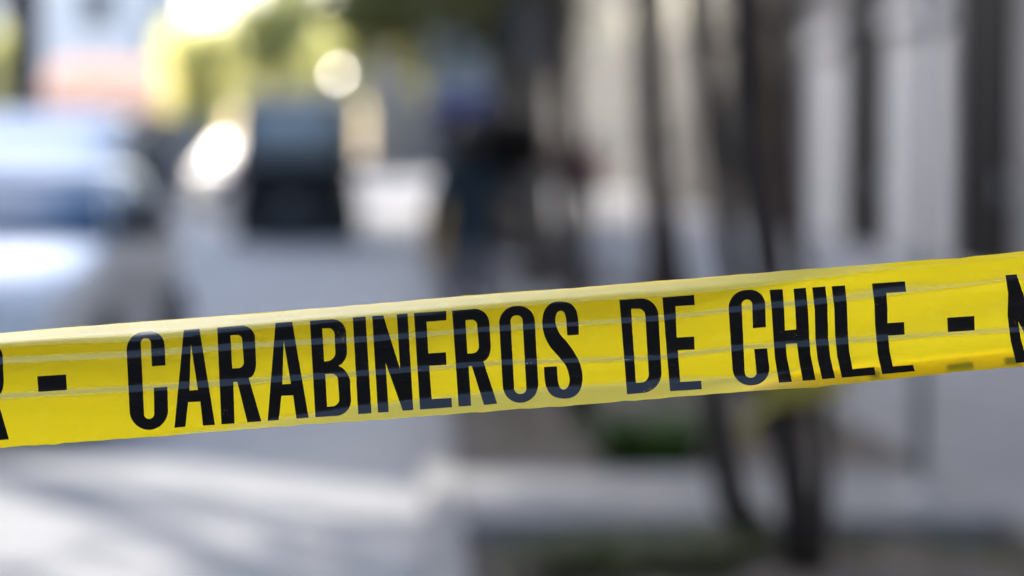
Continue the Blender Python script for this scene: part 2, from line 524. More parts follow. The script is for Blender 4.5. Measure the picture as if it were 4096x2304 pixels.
# ------------------------------------------------------------------ trees
def leaves_data(center, rad, n, size, rs, clumps=14):
    """leaf quads in clumps through an ellipsoid"""
    c = np.array(center)
    rd = np.array(rad)
    cc = rs.normal(size=(clumps, 3))
    cc /= np.linalg.norm(cc, axis=1)[:, None]
    cc *= (rs.uniform(0.25, 0.95, clumps) ** 0.6)[:, None]
    idx = rs.integers(0, clumps, n)
    p = cc[idx] + rs.normal(size=(n, 3)) * 0.2
    p = c + p * rd
    a = rs.normal(size=(n, 3))
    a /= np.linalg.norm(a, axis=1)[:, None]
    b = np.cross(a, rs.normal(size=(n, 3)))
    b /= np.linalg.norm(b, axis=1)[:, None]
    s = rs.uniform(.6, 1.3, n)[:, None] * size
    V = np.stack([p - a * s, p + b * s * .5, p + a * s, p - b * s * .5], 1).reshape(-1, 3)
    F = [(4 * i, 4 * i + 1, 4 * i + 2, 4 * i + 3) for i in range(n)]
    return V.tolist(), F

def tree(name, stems, crown, leaf, label, group, n=5000, size=.09, bark='bark', seed=1, cat='tree', limbs=9, clumps=14):
    """stems: list of (points, radii); crown: (center, radii)"""
    rs = np.random.default_rng(seed)
    root = empty(name, stems[0][0][0])
    off = Vector(stems[0][0][0])
    parts = []
    for pts, rad in stems:
        parts.append(tube_data([Vector(p) - off for p in pts], rad, 10))
    c = Vector(crown[0])
    rd = Vector(crown[1])
    for k in range(limbs):
        pts, rad = stems[k % len(stems)]
        a = Vector(pts[-1]) if k % 3 else Vector(pts[-1]) * .7 + Vector(pts[-2]) * .3
        d = Vector(rs.normal(size=3))
        d.normalize()
        d.z = abs(d.z) * .8
        e = c + Vector((d.x * rd.x, d.y * rd.y, d.z * rd.z)) * .85
        m1 = a.lerp(e, .45) + Vector((rs.normal() * .12, rs.normal() * .12, .15))
        r0 = rad[-1] * .75
        parts.append(tube_data([a - off, m1 - off, e - off], [r0, r0 * .6, r0 * .15], 7))
    v, f = merge(parts)
    mesh_obj('trunk', v, f, M[bark], root, True)
    v, f = leaves_data(c - off, rd, n, size, rs, clumps)
    mesh_obj('crown', v, f, M[leaf], root)
    return tag(root, label, cat, group)

G_T = 'street trees in the verge pits'
# leaning multi-stem tree in the nearest pit: stems cross the view to the right of centre
tree('street_tree', [([(1.36, 9.4, .03), (1.23, 9.4, .24), (1.146, 9.4, .70), (.998, 9.4, 1.105), (.935, 9.4, 1.49), (.896, 9.4, 2.19), (.85, 9.5, 3.6)], [.09, .07, .058, .054, .05, .05, .045])],
     ((.95, 9.6, 5.2), (1.9, 1.9, 1.7)), 'leaf_dark', 'leaning thin tree at the back edge of the nearest soil pit', G_T, n=4500, seed=3)
tree('street_tree', [([(1.43, 8.85, .02), (1.40, 8.85, .33), (1.36, 8.85, .70), (1.295, 8.85, 1.16), (1.245, 8.85, 1.42), (1.20, 8.85, 1.62), (1.19, 8.85, 2.15), (1.25, 8.9, 3.6)], [.085, .07, .065, .06, .056, .054, .052, .05]),
                     ([(1.42, 8.8, .1), (1.35, 8.8, .48), (1.237, 8.8, .756), (1.135, 8.8, 1.25), (1.077, 8.8, 1.68), (1.01, 8.8, 2.15), (.9, 8.8, 3.6)], [.06, .055, .048, .046, .044, .042, .035]),
                     ([(1.50, 8.9, .05), (1.52, 8.9, .5), (1.44, 8.9, 1.1), (1.37, 8.9, 1.6), (1.36, 8.9, 2.2), (1.6, 9.0, 3.6)], [.032, .03, .028, .027, .026, .024])],
     ((1.5, 8.9, 5.3), (1.8, 1.8, 1.7)), 'leaf_dark', 'dark three-stemmed tree wrapped with yellow tape in the nearest soil pit', G_T, n=4500, seed=4)
tree('street_tree', [([(2.2, 14.9, .03), (2.22, 14.9, .9), (2.16, 14.9, 1.6), (2.1, 14.9, 2.4), (2.05, 14.9, 3.4)], [.11, .085, .08, .075, .07])],
     ((2.2, 15.0, 5.0), (1.5, 1.5, 1.4)), 'leaf_dark', 'slender tree on the pavement side of the second soil pit', G_T, n=3500, seed=6, bark='bark_warm')
tree('street_tree', [([(1.95, 19.6, .03), (1.98, 19.6, .9), (1.9, 19.6, 1.6), (1.86, 19.6, 2.4), (1.8, 19.6, 3.4)], [.16, .13, .12, .11, .1])],
     ((1.8, 19.6, 5.2), (1.8, 1.8, 1.6)), 'leaf_dark', 'brown tree in the third soil pit behind the leaning thin tree', G_T, n=3500, seed=7, bark='bark_warm')
tree('street_tree', [([(.93, 13.6, .03), (.90, 13.6, .7), (.88, 13.62, 1.4), (.80, 13.65, 2.3), (.74, 13.7, 3.6)], [.10, .075, .065, .06, .055])],
     ((.9, 13.9, 5.4), (1.8, 2.0, 1.7)), 'leaf_dark', 'straight dark tree in the second soil pit beyond the low green plant', G_T, n=4500, seed=5)
for i, (x, yv, hgt, leaf, lab, sd) in enumerate([
        (1.4, 27.5, 3.4, 'leaf_mid', 'grey-barked tree in the pit just before the lamp post', 11),
        (1.35, 36.5, 2.9, 'leaf_mid', 'tree with broad crown in the pit beyond the hydrant', 12),
        (1.2, 45.5, 2.6, 'leaf_olive', 'olive-leaved tree overhanging the road behind the kiosk', 13),
        (2.2, 48.5, 2.7, 'leaf_mid', 'tree on the pavement side of the first pit behind the kiosk', 15),
        (1.9, 54.5, 2.7, 'leaf_mid', 'first tree of the far verge, two pits behind the kiosk', 16),
        (1.9, 60.5, 2.8, 'leaf_mid', 'second tree of the far verge behind the kiosk', 14),
        (1.9, 67.0, 2.8, 'leaf_mid', 'third tree of the far verge behind the kiosk', 17),
        (1.9, 74.0, 2.8, 'leaf_mid', 'farthest tree of the right verge', 18)]):
    tree('street_tree', [([(x, yv, .03), (x - .03, yv, 1.2), (x - .08, yv, 2.2), (x - .1, yv, hgt)], [.2, .16, .15, .13])],
         ((x - .8, yv, hgt + 2.2), (1.9, 2.6, 1.9)) if leaf == 'leaf_mid' else ((x - 1.6, yv, hgt + 1.9), (1.3, 1.5, 1.3)), leaf, lab, G_T, n=4200, size=.14, bark='bark_grey', seed=sd, clumps=26)

G_L = 'trees on the left side of the street'
# out of the picture: tall tree added so its low limbs streak the sunlit road and its crown shades the verge
tree('street_tree', [([(-7.1, 16.3, .1), (-7.1, 16.3, 2.0), (-7.05, 16.2, 4.0), (-7.0, 16.0, 6.5)], [.2, .17, .15, .13]),
                     ([(-7.07, 16.25, 3.4), (-6.95, 15.85, 4.1), (-6.55, 14.8, 4.4), (-6.2, 13.8, 4.6), (-6.1, 13.0, 4.9)], [.12, .12, .11, .1, .06]),
                     ([(-7.05, 16.2, 4.0), (-6.6, 15.3, 4.8), (-6.3, 14.6, 4.9), (-6.0, 13.9, 5.0)], [.08, .075, .07, .05])],
     ((-7.0, 15.9, 8.5), (2.7, 3.2, 2.2)), 'leaf_dark', 'unseen tall tree on the left pavement shading the road and verge', G_L, n=9000, size=.14, seed=21, clumps=26)
tree('street_tree', [([(-4.85 - 2.1, 43, .1), (-6.95, 43, 1.5), (-6.9, 43, 3.0), (-6.85, 43, 4.5)], [.38, .33, .31, .28])],
     ((-7.0, 43, 6.9), (2.2, 2.2, 1.9)), 'leaf_olive', 'brown trunk at the left edge behind the white vehicles', G_L, n=4000, size=.13, bark='bark_grey', seed=31)
tree('street_tree', [([(-14.0, 76, .1), (-14.0, 76, 1.2), (-13.9, 76, 2.0)], [.2, .15, .12])],
     ((-13.8, 76, 3.9), (1.4, 1.6, 1.7)), 'leaf_lime', 'lime-yellow tree at the left edge beside the salmon house', G_L, n=4500, size=.13, seed=32)
tree('street_tree', [([(-7.3, 78, .1), (-7.3, 78, 1.0), (-7.2, 78, 1.8)], [.16, .12, .1])],
     ((-7.0, 78, 3.9), (1.3, 1.4, 1.8)), 'leaf_lime', 'lime-yellow sunlit tree at the corner of the salmon house', G_L, n=5000, size=.13, seed=33)
tree('street_tree', [([(-6.8, 112, .05), (-6.8, 112, 2.5), (-6.7, 112, 5.0)], [.25, .2, .16])],
     ((-6.6, 112, 7.4), (2.4, 2.4, 2.2)), 'leaf_lime', 'yellow-green tree in front of the cream building at the street end', G_L, n=5000, size=.2, seed=34)

for k, (x, yv, sd) in enumerate([(-13.0, 186, 51), (-7.5, 180, 52), (-2.2, 192, 53)]):
    tree('park_tree', [([(x, yv, .0), (x, yv, 2.0), (x + .1, yv, 4.5)], [.35, .28, .2])], ((x, yv, 8.0), (4.6, 4.0, 4.0)), 'leaf_lime',
         ['pale yellow-green tree behind the white building', 'pale yellow-green tree rising behind the cream building', 'pale yellow-green tree behind the low grey building'][k], 'trees beyond the end of the street', n=2600, size=.42, seed=sd, clumps=30)

# ------------------------------------------------------------------ low plants in the pits
def plant(name, x, y, n, h, spread, leaf, label, seed, cat='plant', group=None):
    rs = np.random.default_rng(seed)
    V, F = [], []
    for k in range(n):
        a = rs.uniform(0, 2 * math.pi)
        r0 = rs.uniform(0, spread * .5)
        bx_, by_ = math.cos(a) * r0, math.sin(a) * r0
        a2 = a + rs.normal() * .6
        L = h * rs.uniform(.6, 1.2)
        out = spread * rs.uniform(.3, .8)
        w = .012 + .02 * rs.uniform()
        px, py = -math.sin(a2) * w, math.cos(a2) * w
        b = len(V)
        for t in (0, .4, .75, 1.0):
            cx = bx_ + math.cos(a2) * out * t ** 1.5
            cy = by_ + math.sin(a2) * out * t ** 1.5
            cz = L * (t - .25 * t * t)
            ww = (1 - t) * .9 + .1
            V += [(cx - px * ww, cy - py * ww, cz), (cx + px * ww, cy + py * ww, cz)]
        for q in range(3):
            F.append((b + 2 * q, b + 2 * q + 1, b + 2 * q + 3, b + 2 * q + 2))
    o = mesh_obj(name, V, F, M[leaf])
    o.location = (x, y, .05)
    return tag(o, label, cat, group)

plant('leafy_plant', 1.15, 11.75, 260, .34, .5, 'leaf_green', 'bushy green plant in the second soil pit', 41)
plant('leafy_plant', .78, 16.0, 200, .5, .4, 'leaf_green', 'green plant at the far end of the second soil pit', 42)
plant('leafy_plant', .72, 8.95, 160, .12, .5, 'leaf_grass', 'low olive weed near the kerb in the nearest soil pit', 43)
plant('leafy_plant', 1.02, 9.1, 160, .12, .5, 'leaf_grass', 'low olive weed between kerb and three-stemmed tree', 44)
rs = np.random.default_rng(5)
V, F = [], []
for k in range(2600):
    a, b = PITS[1] if k % 2 else PITS[2]
    x, y = rs.uniform(PX0, PX1 - .05), rs.uniform(a + .05, b - .05)
    if math.sin(x * 4 + y * 1.3) + math.sin(y * 3.1 - x) < .25:
        continue
    an = rs.uniform(0, 6.28)
    h = rs.uniform(.03, .09)
    dx, dy = math.cos(an) * .008, math.sin(an) * .008
    q = len(V)
    V += [(x - dx, y - dy, .04), (x + dx, y + dy, .04), (x + rs.normal() * .03, y + rs.normal() * .03, .05 + h)]
    F.append((q, q + 1, q + 2))
tag(mesh_obj('grass', V, F, M['leaf_grass']), 'thin dry grass growing on the soil pits', 'grass', kind='stuff')

# ------------------------------------------------------------------ vehicles (front towards -y)
def car(name, loc, rz, L, W, H, nose_z, cowl_z, belt_z, tail_z, y_cowl, y_rooff, y_roofr, y_tail, paint, label, group, rear_win=True, side_rear_win=True, wheel_r=.31, van=False, glass='car_glass', rear_glass=None, rear_bow=.08):
    c = empty(name, loc, rz)
    hw = W / 2
    ys = [0.0, .06, .18, .5, .9, y_cowl, (y_cowl + y_tail) / 2, y_tail, L - .25, L - .06, L]
    def topz(y):
        if y <= y_cowl:
            t = max(0, (y - .15) / (y_cowl - .15))
            base = nose_z + (cowl_z - nose_z) * t ** .8
            return base - (.16 if y < .03 else .07 if y < .1 else .0)
        if y >= y_tail:
            return tail_z - (.1 if y > L - .03 else .03 if y > L - .1 else 0)
        return cowl_z + (belt_z - cowl_z) * min(1, (y - y_cowl) / .8)
    def width(y):
        e = min(y, L - y)
        return hw * (.80 + .2 * min(1, (e / .55) ** .5))
    rings = []
    for y in ys:
        w, zt = width(y), topz(y)
        zb = .30 if (y < .03 or y > L - .03) else .2
        h = zt - zb
        half = [(.0, zb), (w * .82, zb), (w * .96, zb + .1), (w, zb + h * .45), (w * .985, zb + h * .7), (w * .95, zt - .07), (w * .88, zt - .02), (w * .6, zt + .012), (0, zt + .025)]
        ring = [(px, y, pz) for px, pz in half] + [(-px, y, pz) for px, pz in half[-2:0:-1]]
        rings.append(ring)
    loft('body', rings, M[paint], c)
    # cabin
    zb = belt_z - .06
    wb, wr = hw * .93, hw * (.88 if van else .76)
    rf, rr = y_rooff, y_roofr
    def cring(fr):
        # fr 0 at the belt, 1 at the roof edge
        w = wb + (wr - wb) * fr
        f = y_cowl - .04 + (rf - y_cowl + .04) * fr
        r = y_tail + .02 + (rr - y_tail - .02) * fr
        z = zb + (H - .09 - zb) * fr
        pts = []
        nf = 5
        for k in range(nf):                       # bowed front edge
            u = -1 + 2 * k / (nf - 1)
            pts.append((u * w, f + .14 * u * u * (1 - .3 * fr), z))
        for k in range(1, 4):
            pts.append((w * (1.0 + .012 * math.sin(math.pi * k / 4)), f + .14 + (r - f - .14 - rear_bow) * k / 4, z))
        for k in range(nf):
            u = 1 - 2 * k / (nf - 1)
            pts.append((u * w, r - rear_bow * u * u, z))
        for k in range(1, 4):
            pts.append((-w * (1.0 + .012 * math.sin(math.pi * k / 4)), r - rear_bow - (r - f - .14 - rear_bow) * k / 4, z))
        return pts
    r0, r1 = cring(0), cring(1)
    ctr = Vector((0, (rf + rr) / 2, 0))
    def shrink(ring, s, z):
        return [(p[0] * s, ctr.y + (p[1] - ctr.y) * s, z) for p in ring]
    loft('cabin', [r0, cring(.5), r1, shrink(r1, .95, H - .035), shrink(r1, .8, H - .008), shrink(r1, .4, H)], M[paint], c)
    def panel(nm, i0, i1, f0, f1, inset=.0, m=glass):
        a, b = cring(f0), cring(f1)
        n = len(a)
        idx = list(range(i0, i1 + 1))
        V, F = [], []
        ca = sum((Vector(a[i % n]) for i in idx), Vector()) / len(idx)
        for ring in (a, b):
            for i in idx:
                p = Vector(ring[i % n])
                V.append(p)
        k = len(idx)
        for q in range(k - 1):
            F.append((q, q + 1, q + 1 + k, q + k))
        nrm = (V[1] - V[0]).cross(V[k] - V[0]).normalized()
        out = ca - Vector((0, (rf + rr) / 2, ca.z))
        if nrm.dot(out) < 0:
            nrm = -nrm
        V = [v + nrm * .012 for v in V]
        if inset:
            # pull the ends in along the first/last edge
            for o_ in (0, k):
                V[o_] = V[o_].lerp(V[o_ + 1], inset)
                V[o_ + k - 1] = V[o_ + k - 1].lerp(V[o_ + k - 2], inset)
        o = mesh_obj(nm, V, F, M[m], c, True)
        sm = o.modifiers.new('solid', 'SOLIDIFY')
        sm.thickness = .008
        sm.offset = 0
        return o
    panel('windscreen', 0, 4, .06, .98, .03)
    if rear_win:
        panel('rear_window', 8, 12, (.16 if not rear_glass else .82), .93, .18, rear_glass or glass)
    panel('side_window', 4, 6, .12, .88, .1)
    panel('side_window', 14, 16, .12, .88, .1)
    if side_rear_win:
        panel('side_window', 6, 8, .12, .88, .1)
        panel('side_window', 12, 14, .12, .88, .1)
    # wheels
    for sx in (-1, 1):
        for wy in (.82, L - .82 if not van else L - .95):
            w = empty('wheel', (sx * (hw - .08), wy, wheel_r))
            w.parent = c
            seg = 28
            prof = [(wheel_r * .62, -.1), (wheel_r * .9, -.105), (wheel_r, -.07), (wheel_r, .07), (wheel_r * .9, .105), (wheel_r * .62, .1)]
            rings = [[(px, r_ * math.cos(2 * math.pi * k / seg), r_ * math.sin(2 * math.pi * k / seg)) for k in range(seg)] for r_, px in prof]
            loft('tyre', rings, M['tyre'], w, True, True)
            bm = bmesh.new()
            for k in range(6):
                mt = Matrix.Rotation(k * math.pi / 3, 4, 'X') @ Matrix.Translation((sx * .09, 0, wheel_r * .32)) @ Matrix.Diagonal((.03, .06, wheel_r * .6, 1))
                bmesh.ops.create_cube(bm, size=1, matrix=mt)
            bmesh.ops.create_cone(bm, cap_ends=True, segments=20, radius1=.07, radius2=.05, depth=.05, matrix=Matrix.Translation((sx * .1, 0, 0)) @ Matrix.Rotation(math.pi / 2, 4, 'Y'))
            bm_obj('rim', bm, M['rim'], w)
            # dark arch lip on the body
            pts = [(sx * (width(wy) + .004), wy + (wheel_r + .05) * math.cos(a), wheel_r + (wheel_r + .05) * math.sin(a)) for a in np.linspace(-.1, math.pi + .1, 14)]
            tube('wheel_arch', pts, [.035] * 14, M['plastic'], c, 8)
    # lamps, grille, bumper, plate, mirrors
    nz = nose_z
    for sx in (-1, 1):
        rings = []
        for k, (yy, s) in enumerate(((-.012, .55), (.0, .85), (.05, 1.0), (.16, 1.0))):
            cx, cz = sx * hw * .66, nz - .17
            rings.append([(cx + s * .19 * math.cos(a), yy + abs(math.cos(a)) * .02 + (.10 * max(0, sx * math.cos(a))), cz + s * .085 * math.sin(a)) for a in np.linspace(0, 2 * math.pi, 16, endpoint=False)])
        loft('headlight', rings, M['lamp_clear'], c)
        box('tail_light', sx * hw * .78 - .09, sx * hw * .78 + .09, L - .1, L + .015, tail_z - .32, tail_z - .1, M['lamp_dark' if paint == 'paint_black' else 'lamp_red'], c, .02)
        mr = loft('mirror', [[(sx * (hw * .95 + d), y_cowl + .32 + .07 * s * math.sin(a) * .6, belt_z + .09 + s * .085 * math.cos(a)) for a in np.linspace(0, 2 * math.pi, 14, endpoint=False)] for d, s in ((.0, .3), (.04, .45), (.06, 1.15), (.16, 1.3), (.25, 1.1), (.28, .5))], M['plastic'], c)
        box('mirror_glass', sx * (hw * .95 + .15) - .07, sx * (hw * .95 + .15) + .07, y_cowl + .365, y_cowl + .375, belt_z + .035, belt_z + .145, M['car_glass'], mr)
    g = box('grille', -hw * .42, hw * .42, -.012, .1, nz - .25, nz - .13, M['plastic'], c, .02)
    for k in range(3):
        box('grille_bar', -hw * .4, hw * .4, -.02, .02, nz - .235 + k * .035, nz - .227 + k * .035, M['chrome'], g)
    box('lower_intake', -hw * .6, hw * .6, -.014, .1, .33, .46, M['plastic'], c, .02)
    box('front_bumper', -hw * .78, hw * .78, -.03, .2, .46, .56, M[paint], c, .03)
    box('rear_bumper', -hw * .84, hw * .84, L - .2, L + .04, (.12 if van else .36), .58, M['plastic'] if van else M[paint], c, .03)
    box('number_plate', -.18, .18, -.036, -.028, .47, .55, M['plate'], c)
    box('number_plate', -.18, .18, L + .012, L + .05, .62, .74, M['plate_dirty' if van else 'plate'], c)
    return tag(c, label, 'car' if not van else 'van', group)

car('parked_car', (-2.72, 13.3, 0), R(-3.0), 4.3, 1.76, 1.51, .88, 1.07, 1.08, 1.08, 1.15, 1.9, 3.4, 4.0, 'paint_white', 'white car facing the camera at the left edge', 'vehicles along the left kerb')
car('parked_van', (-3.62, 26.3, 0), math.pi, 4.6, 1.85, 1.98, 1.0, 1.15, 1.3, 1.28, 1.1, 1.7, 3.3, 4.5, 'paint_offwhite', 'white van with sloping windowless tail parked right behind the white car', 'vehicles along the left kerb', rear_win=False, side_rear_win=False, van=True)
car('parked_car', (-2.35, 61.9, 0), R(180 - 44), 3.9, 1.74, 1.9, 1.0, 1.2, 1.24, 1.22, 1.05, 1.7, 3.25, 3.74, 'paint_silver', 'tall silver hatchback pulling out at an angle, glinting in the sun', 'vehicles along the left kerb', rear_glass='glint_glass', rear_bow=.15)
car('dark_van', (-2.2, 47.0, 0), math.pi, 4.6, 2.12, 2.5, 1.0, 1.2, 1.22, 1.2, .95, 1.5, 4.42, 4.56, 'paint_black', 'tall black van on the road seen from behind', None, van=True, glass='van_glass')

# ------------------------------------------------------------------ street furniture
def hydrant(x, y):
    h = empty('fire_hydrant', (x, y, .125))
    lathe('barrel', [(.15, 0), (.15, .05), (.11, .06), (.1, .5), (.13, .52), (.13, .57), (.11, .6), (.1, .68), (.06, .74), (.03, .76), (.03, .8), (.0, .8)], M['hydrant'], h, 20)
    for sx in (-1, 1):
        v, f = tube_data([(0, 0, .45), (sx * .12, 0, .45), (sx * .125, 0, .45), (sx * .17, 0, .45)], [.05, .05, .065, .065], 12)
        mesh_obj('outlet', v, f, M['hydrant'], h, True)
    v, f = tube_data([(0, 0, .4), (0, -.13, .4), (0, -.135, .4), (0, -.2, .4)], [.07, .07, .085, .085], 12)
    mesh_obj('outlet', v, f, M['hydrant'], h, True)
    tag(h, 'yellow fire hydrant on the kerb beyond the standing person', 'hydrant')
hydrant(.30, 31.8)

pl = empty('steel_pole', (2.10, 10.0, .125))
tube('shaft', [(0, 0, 0), (0, 0, 4.2)], [.03, .028], M['galv'], pl, 14)
lathe('base_plate', [(.09, 0), (.09, .02), (.04, .03), (.035, .1), (.0, .1)], M['galv'], pl, 16)
tag(pl, 'thin grey steel pole on the paved crossing beyond the nearest soil pit', 'pole')

lp = empty('lamp_post', (1.95, 30.0 + 2, .12))
tube('shaft', [(0, 0, 0), (0, 0, 3), (0, 0, 6.5)], [.07, .055, .045], M['galv'], lp, 14)
tube('arm', [(0, 0, 6.4), (-.4, 0, 6.8), (-1.3, 0, 6.9)], [.04, .035, .03], M['galv'], lp, 10)
box('lamp_head', -1.75, -1.2, -.14, .14, 6.84, 6.96, M['galv'], lp, .03)
tag(lp, 'grey lamp post beside the dark teal banner', 'lamp post')
bn = empty('street_banner', (1.9, 31.96, .12))
V, F = [], []
for j in range(13):
    for k in range(7):
        V.append((-.04 - .62 * k / 6, -.03 + .03 * math.sin(k * .9 + j * .5), 2.65 + 2.3 * j / 12))
for j in range(12):
    for k in range(6):
        q = j * 7 + k
        F.append((q, q + 1, q + 8, q + 7))
clo = mesh_obj('cloth', V, F, M['banner'], bn, True)
sm = clo.modifiers.new('solid', 'SOLIDIFY'); sm.thickness = .004
for z in (2.63, 4.97):
    tube('rod', [(.05, -.03, z), (-.7, -.03, z)], [.015, .015], M['galv'], bn, 8)
tag(bn, 'dark teal vertical banner hanging from the lamp post', 'banner')

# newspaper kiosk on the verge: pale fascia, navy awning
kx0, kx1, ky0, ky1 = .26, 1.16, 40.2, 41.6
ks = empty('street_kiosk', (.7, 40.9, .125))
def kb_(nm, x0, x1, y0, y1, z0, z1, m, par=None, bv=.01):
    return box(nm, x0 - .7, x1 - .7, y0 - 40.9, y1 - 40.9, z0, z1, M[m], par or ks, bv)
kb_('cabin', kx0, kx1, ky0, ky1, 0, 2.3, 'kiosk_dark')
kb_('fascia', kx0 - .06, kx1 + .06, ky0 - .06, ky1 + .06, 2.42, 3.5, 'kiosk')
kb_('counter', kx0 + .1, kx1 - .1, ky0 - .3, ky0 - .003, .95, 1.02, 'kiosk')
kb_('window', kx0 + .15, kx1 - .15, ky0 - .02, ky0 - .003, 1.05, 1.9, 'window')
V = [(kx0 - .76, ky0 - 40.96, 2.4), (kx1 - .64, ky0 - 40.96, 2.4), (kx1 - .6, ky0 - 41.6, 2.15), (kx0 - .8, ky0 - 41.6, 2.15), (kx1 - .6, ky0 - 41.6, 1.98), (kx0 - .8, ky0 - 41.6, 1.98)]
aw = mesh_obj('awning', V, [(0, 1, 2, 3), (3, 2, 4, 5)], M['navy'], ks)
sm = aw.modifiers.new('solid', 'SOLIDIFY'); sm.thickness = .01
tag(ks, 'street kiosk with pale blue fascia and navy awning on the verge', 'kiosk')

# ------------------------------------------------------------------ people
def person(name, loc, rz, H, mats, label, pose, group=None):
    """one skinned body; zones get clothing materials; hair is a child"""
    s = H / 1.72
    J, E, RAD = [], [], []
    def add(p, r, par=None):
        J.append(Vector(p) * s)
        RAD.append(r * s)
        if par is not None:
            E.append((par, len(J) - 1))
        return len(J) - 1
    pel = add((0, 0, .95), .13)
    wst = add((0, .005, 1.1), .118, pel)
    ch = add((0, .01, 1.28), .135, wst)
    sh = add((0, .01, 1.42), .10, ch)
    nk = add((0, .0, 1.5), .052, sh)
    hd = add((0, -.015, 1.58), .082, nk)
    ht = add((0, -.01, 1.655), .075, hd)
    for sx in (-1, 1):
        st = pose['step'] * sx
        hip = add((sx * .09, 0, .9), .092, pel)
        kn = add((sx * .1, -.02 - st * .5, .5), .06, hip)
        an = add((sx * .1, .03 - st, .09), .042, kn)
        he = add((sx * .1, .03 - st, .04), .038, an)
        to = add((sx * .115, -.15 - st, .03), .032, he)
        shd = add((sx * .165, .01, 1.4), .062, sh)
        el, wr, hn = pose['arm_r' if sx > 0 else 'arm_l']
        e = add((sx * el[0], el[1], el[2]), .044, shd)
        w = add((sx * wr[0], wr[1], wr[2]), .03, e)
        h = add((sx * hn[0], hn[1], hn[2]), .034, w)
        d = (Vector(hn) - Vector(wr)).normalized()
        for q, (lx, ln) in enumerate(((-.024, .07), (-.008, .08), (.008, .075), (.024, .06))):
            f1 = add((sx * (hn[0] + d.x * .04), hn[1] + d.y * .04 + lx, hn[2] + d.z * .04), .0105, h)
            add((sx * (hn[0] - .012 + d.x * (.04 + ln)), hn[1] + d.y * (.04 + ln) + lx, hn[2] + d.z * (.04 + ln)), .008, f1)
        t1 = add((sx * (hn[0] - .01), hn[1] - .04, hn[2] - .005), .011, h)
        add((sx * (hn[0] - .02), hn[1] - .055, hn[2] - .045), .009, t1)
    me = bpy.data.meshes.new(name + '_skeleton')
    me.from_pydata([tuple(v) for v in J], E, [])
    tmp = bpy.data.objects.new('tmp_body', me)
    link(tmp)
    tmp.modifiers.new('skin', 'SKIN').use_smooth_shade = True
    sv = me.skin_vertices[0].data
    for i, r in enumerate(RAD):
        sv[i].radius = (r * (1.25 if i in (0, 1, 2, 3) else 1.0), r * (.85 if i in (0, 1, 2, 3) else 1.0))
        sv[i].use_root = (i == 0)
    ss = tmp.modifiers.new('sub', 'SUBSURF')
    ss.levels = 2
    ss.render_levels = 2
    dg = bpy.context.evaluated_depsgraph_get()
    ev = tmp.evaluated_get(dg)
    bmesh_ = bpy.data.meshes.new_from_object(ev)
    bpy.data.objects.remove(tmp)
    root = empty(name, loc, rz)
    body = bpy.data.objects.new('body', bmesh_)
    link(body)
    body.parent = root
    bmesh_.materials.clear()
    for k in ('skin', mats[0], mats[1], 'shoe'):
        bmesh_.materials.append(M[k])
    wl_, wr_ = Vector(pose['arm_l'][1]) * s, Vector(pose['arm_r'][1]) * s
    wl_.x *= -1
    for p in bmesh_.polygons:
        c = p.center
        hand = min((c - wl_).length, (c - wr_).length) < .03 * s or any((c - Vector((sg * Vector(pose[k][2]).x * s, pose[k][2][1] * s, pose[k][2][2] * s))).length < .13 * s and abs(c.x) > .17 * s for k, sg in (('arm_l', -1), ('arm_r', 1)))
        if c.z > 1.47 * s or hand:
            p.material_index = 0
        elif c.z > .93 * s or abs(c.x) > .2 * s:
            p.material_index = 1
        elif c.z > .1 * s:
            p.material_index = 2
        else:
            p.material_index = 3
        p.use_smooth = True
    # face: nose, eyes, mouth, ears ; hair cap
    hz = 1.60 * s
    bm = bmesh.new()
    bmesh.ops.create_icosphere(bm, subdivisions=2, radius=.016 * s, matrix=Matrix.Translation((0, -.098 * s, hz - .02 * s)) @ Matrix.Diagonal((.8, 1.2, 1.6, 1)))
    for sx in (-1, 1):
        bmesh.ops.create_icosphere(bm, subdivisions=2, radius=.02 * s, matrix=Matrix.Translation((sx * .085 * s, -.0 * s, hz - .015 * s)) @ Matrix.Diagonal((.5, .8, 1.5, 1)))
    bm_obj('face', bm, M['skin'], root, True)
    bm = bmesh.new()
    for sx in (-1, 1):
        bmesh.ops.create_icosphere(bm, subdivisions=2, radius=.011 * s, matrix=Matrix.Translation((sx * .03 * s, -.088 * s, hz + .008 * s)))
    bm_obj('eyes', bm, M['hair'], root, True)
    bm = bmesh.new()
    bmesh.ops.create_uvsphere(bm, u_segments=28, v_segments=18, radius=1, matrix=Matrix.Translation((0, .012 * s, hz + .028 * s)) @ Matrix.Diagonal((.1 * s, .112 * s, .115 * s, 1)) if not pose.get('long') else Matrix.Translation((0, .03 * s, hz - .03 * s)) @ Matrix.Diagonal((.122 * s, .125 * s, .185 * s, 1)))
    rem = [v for v in bm.verts if (v.co.y < -.07 * s and v.co.z < hz + .06 * s)] if pose.get('long') else [v for v in bm.verts if v.co.z < hz + .05 * s - .12 * s * (1 if v.co.y > -.02 * s else 0) or (v.co.y < -.06 * s and v.co.z < hz + .055 * s)]
    bmesh.ops.delete(bm, geom=rem, context='VERTS')
    for v in bm.verts:
        v.co += Vector((math.sin(v.co.z * 160 + v.co.x * 90), math.cos(v.co.x * 140 + v.co.y * 60), math.sin(v.co.y * 120))) * .003 * s
    hr = bm_obj('hair', bm, M['hair'], root, True)
    sm = hr.modifiers.new('solid', 'SOLIDIFY'); sm.thickness = .012 * s
    return tag(root, label, 'person', group)

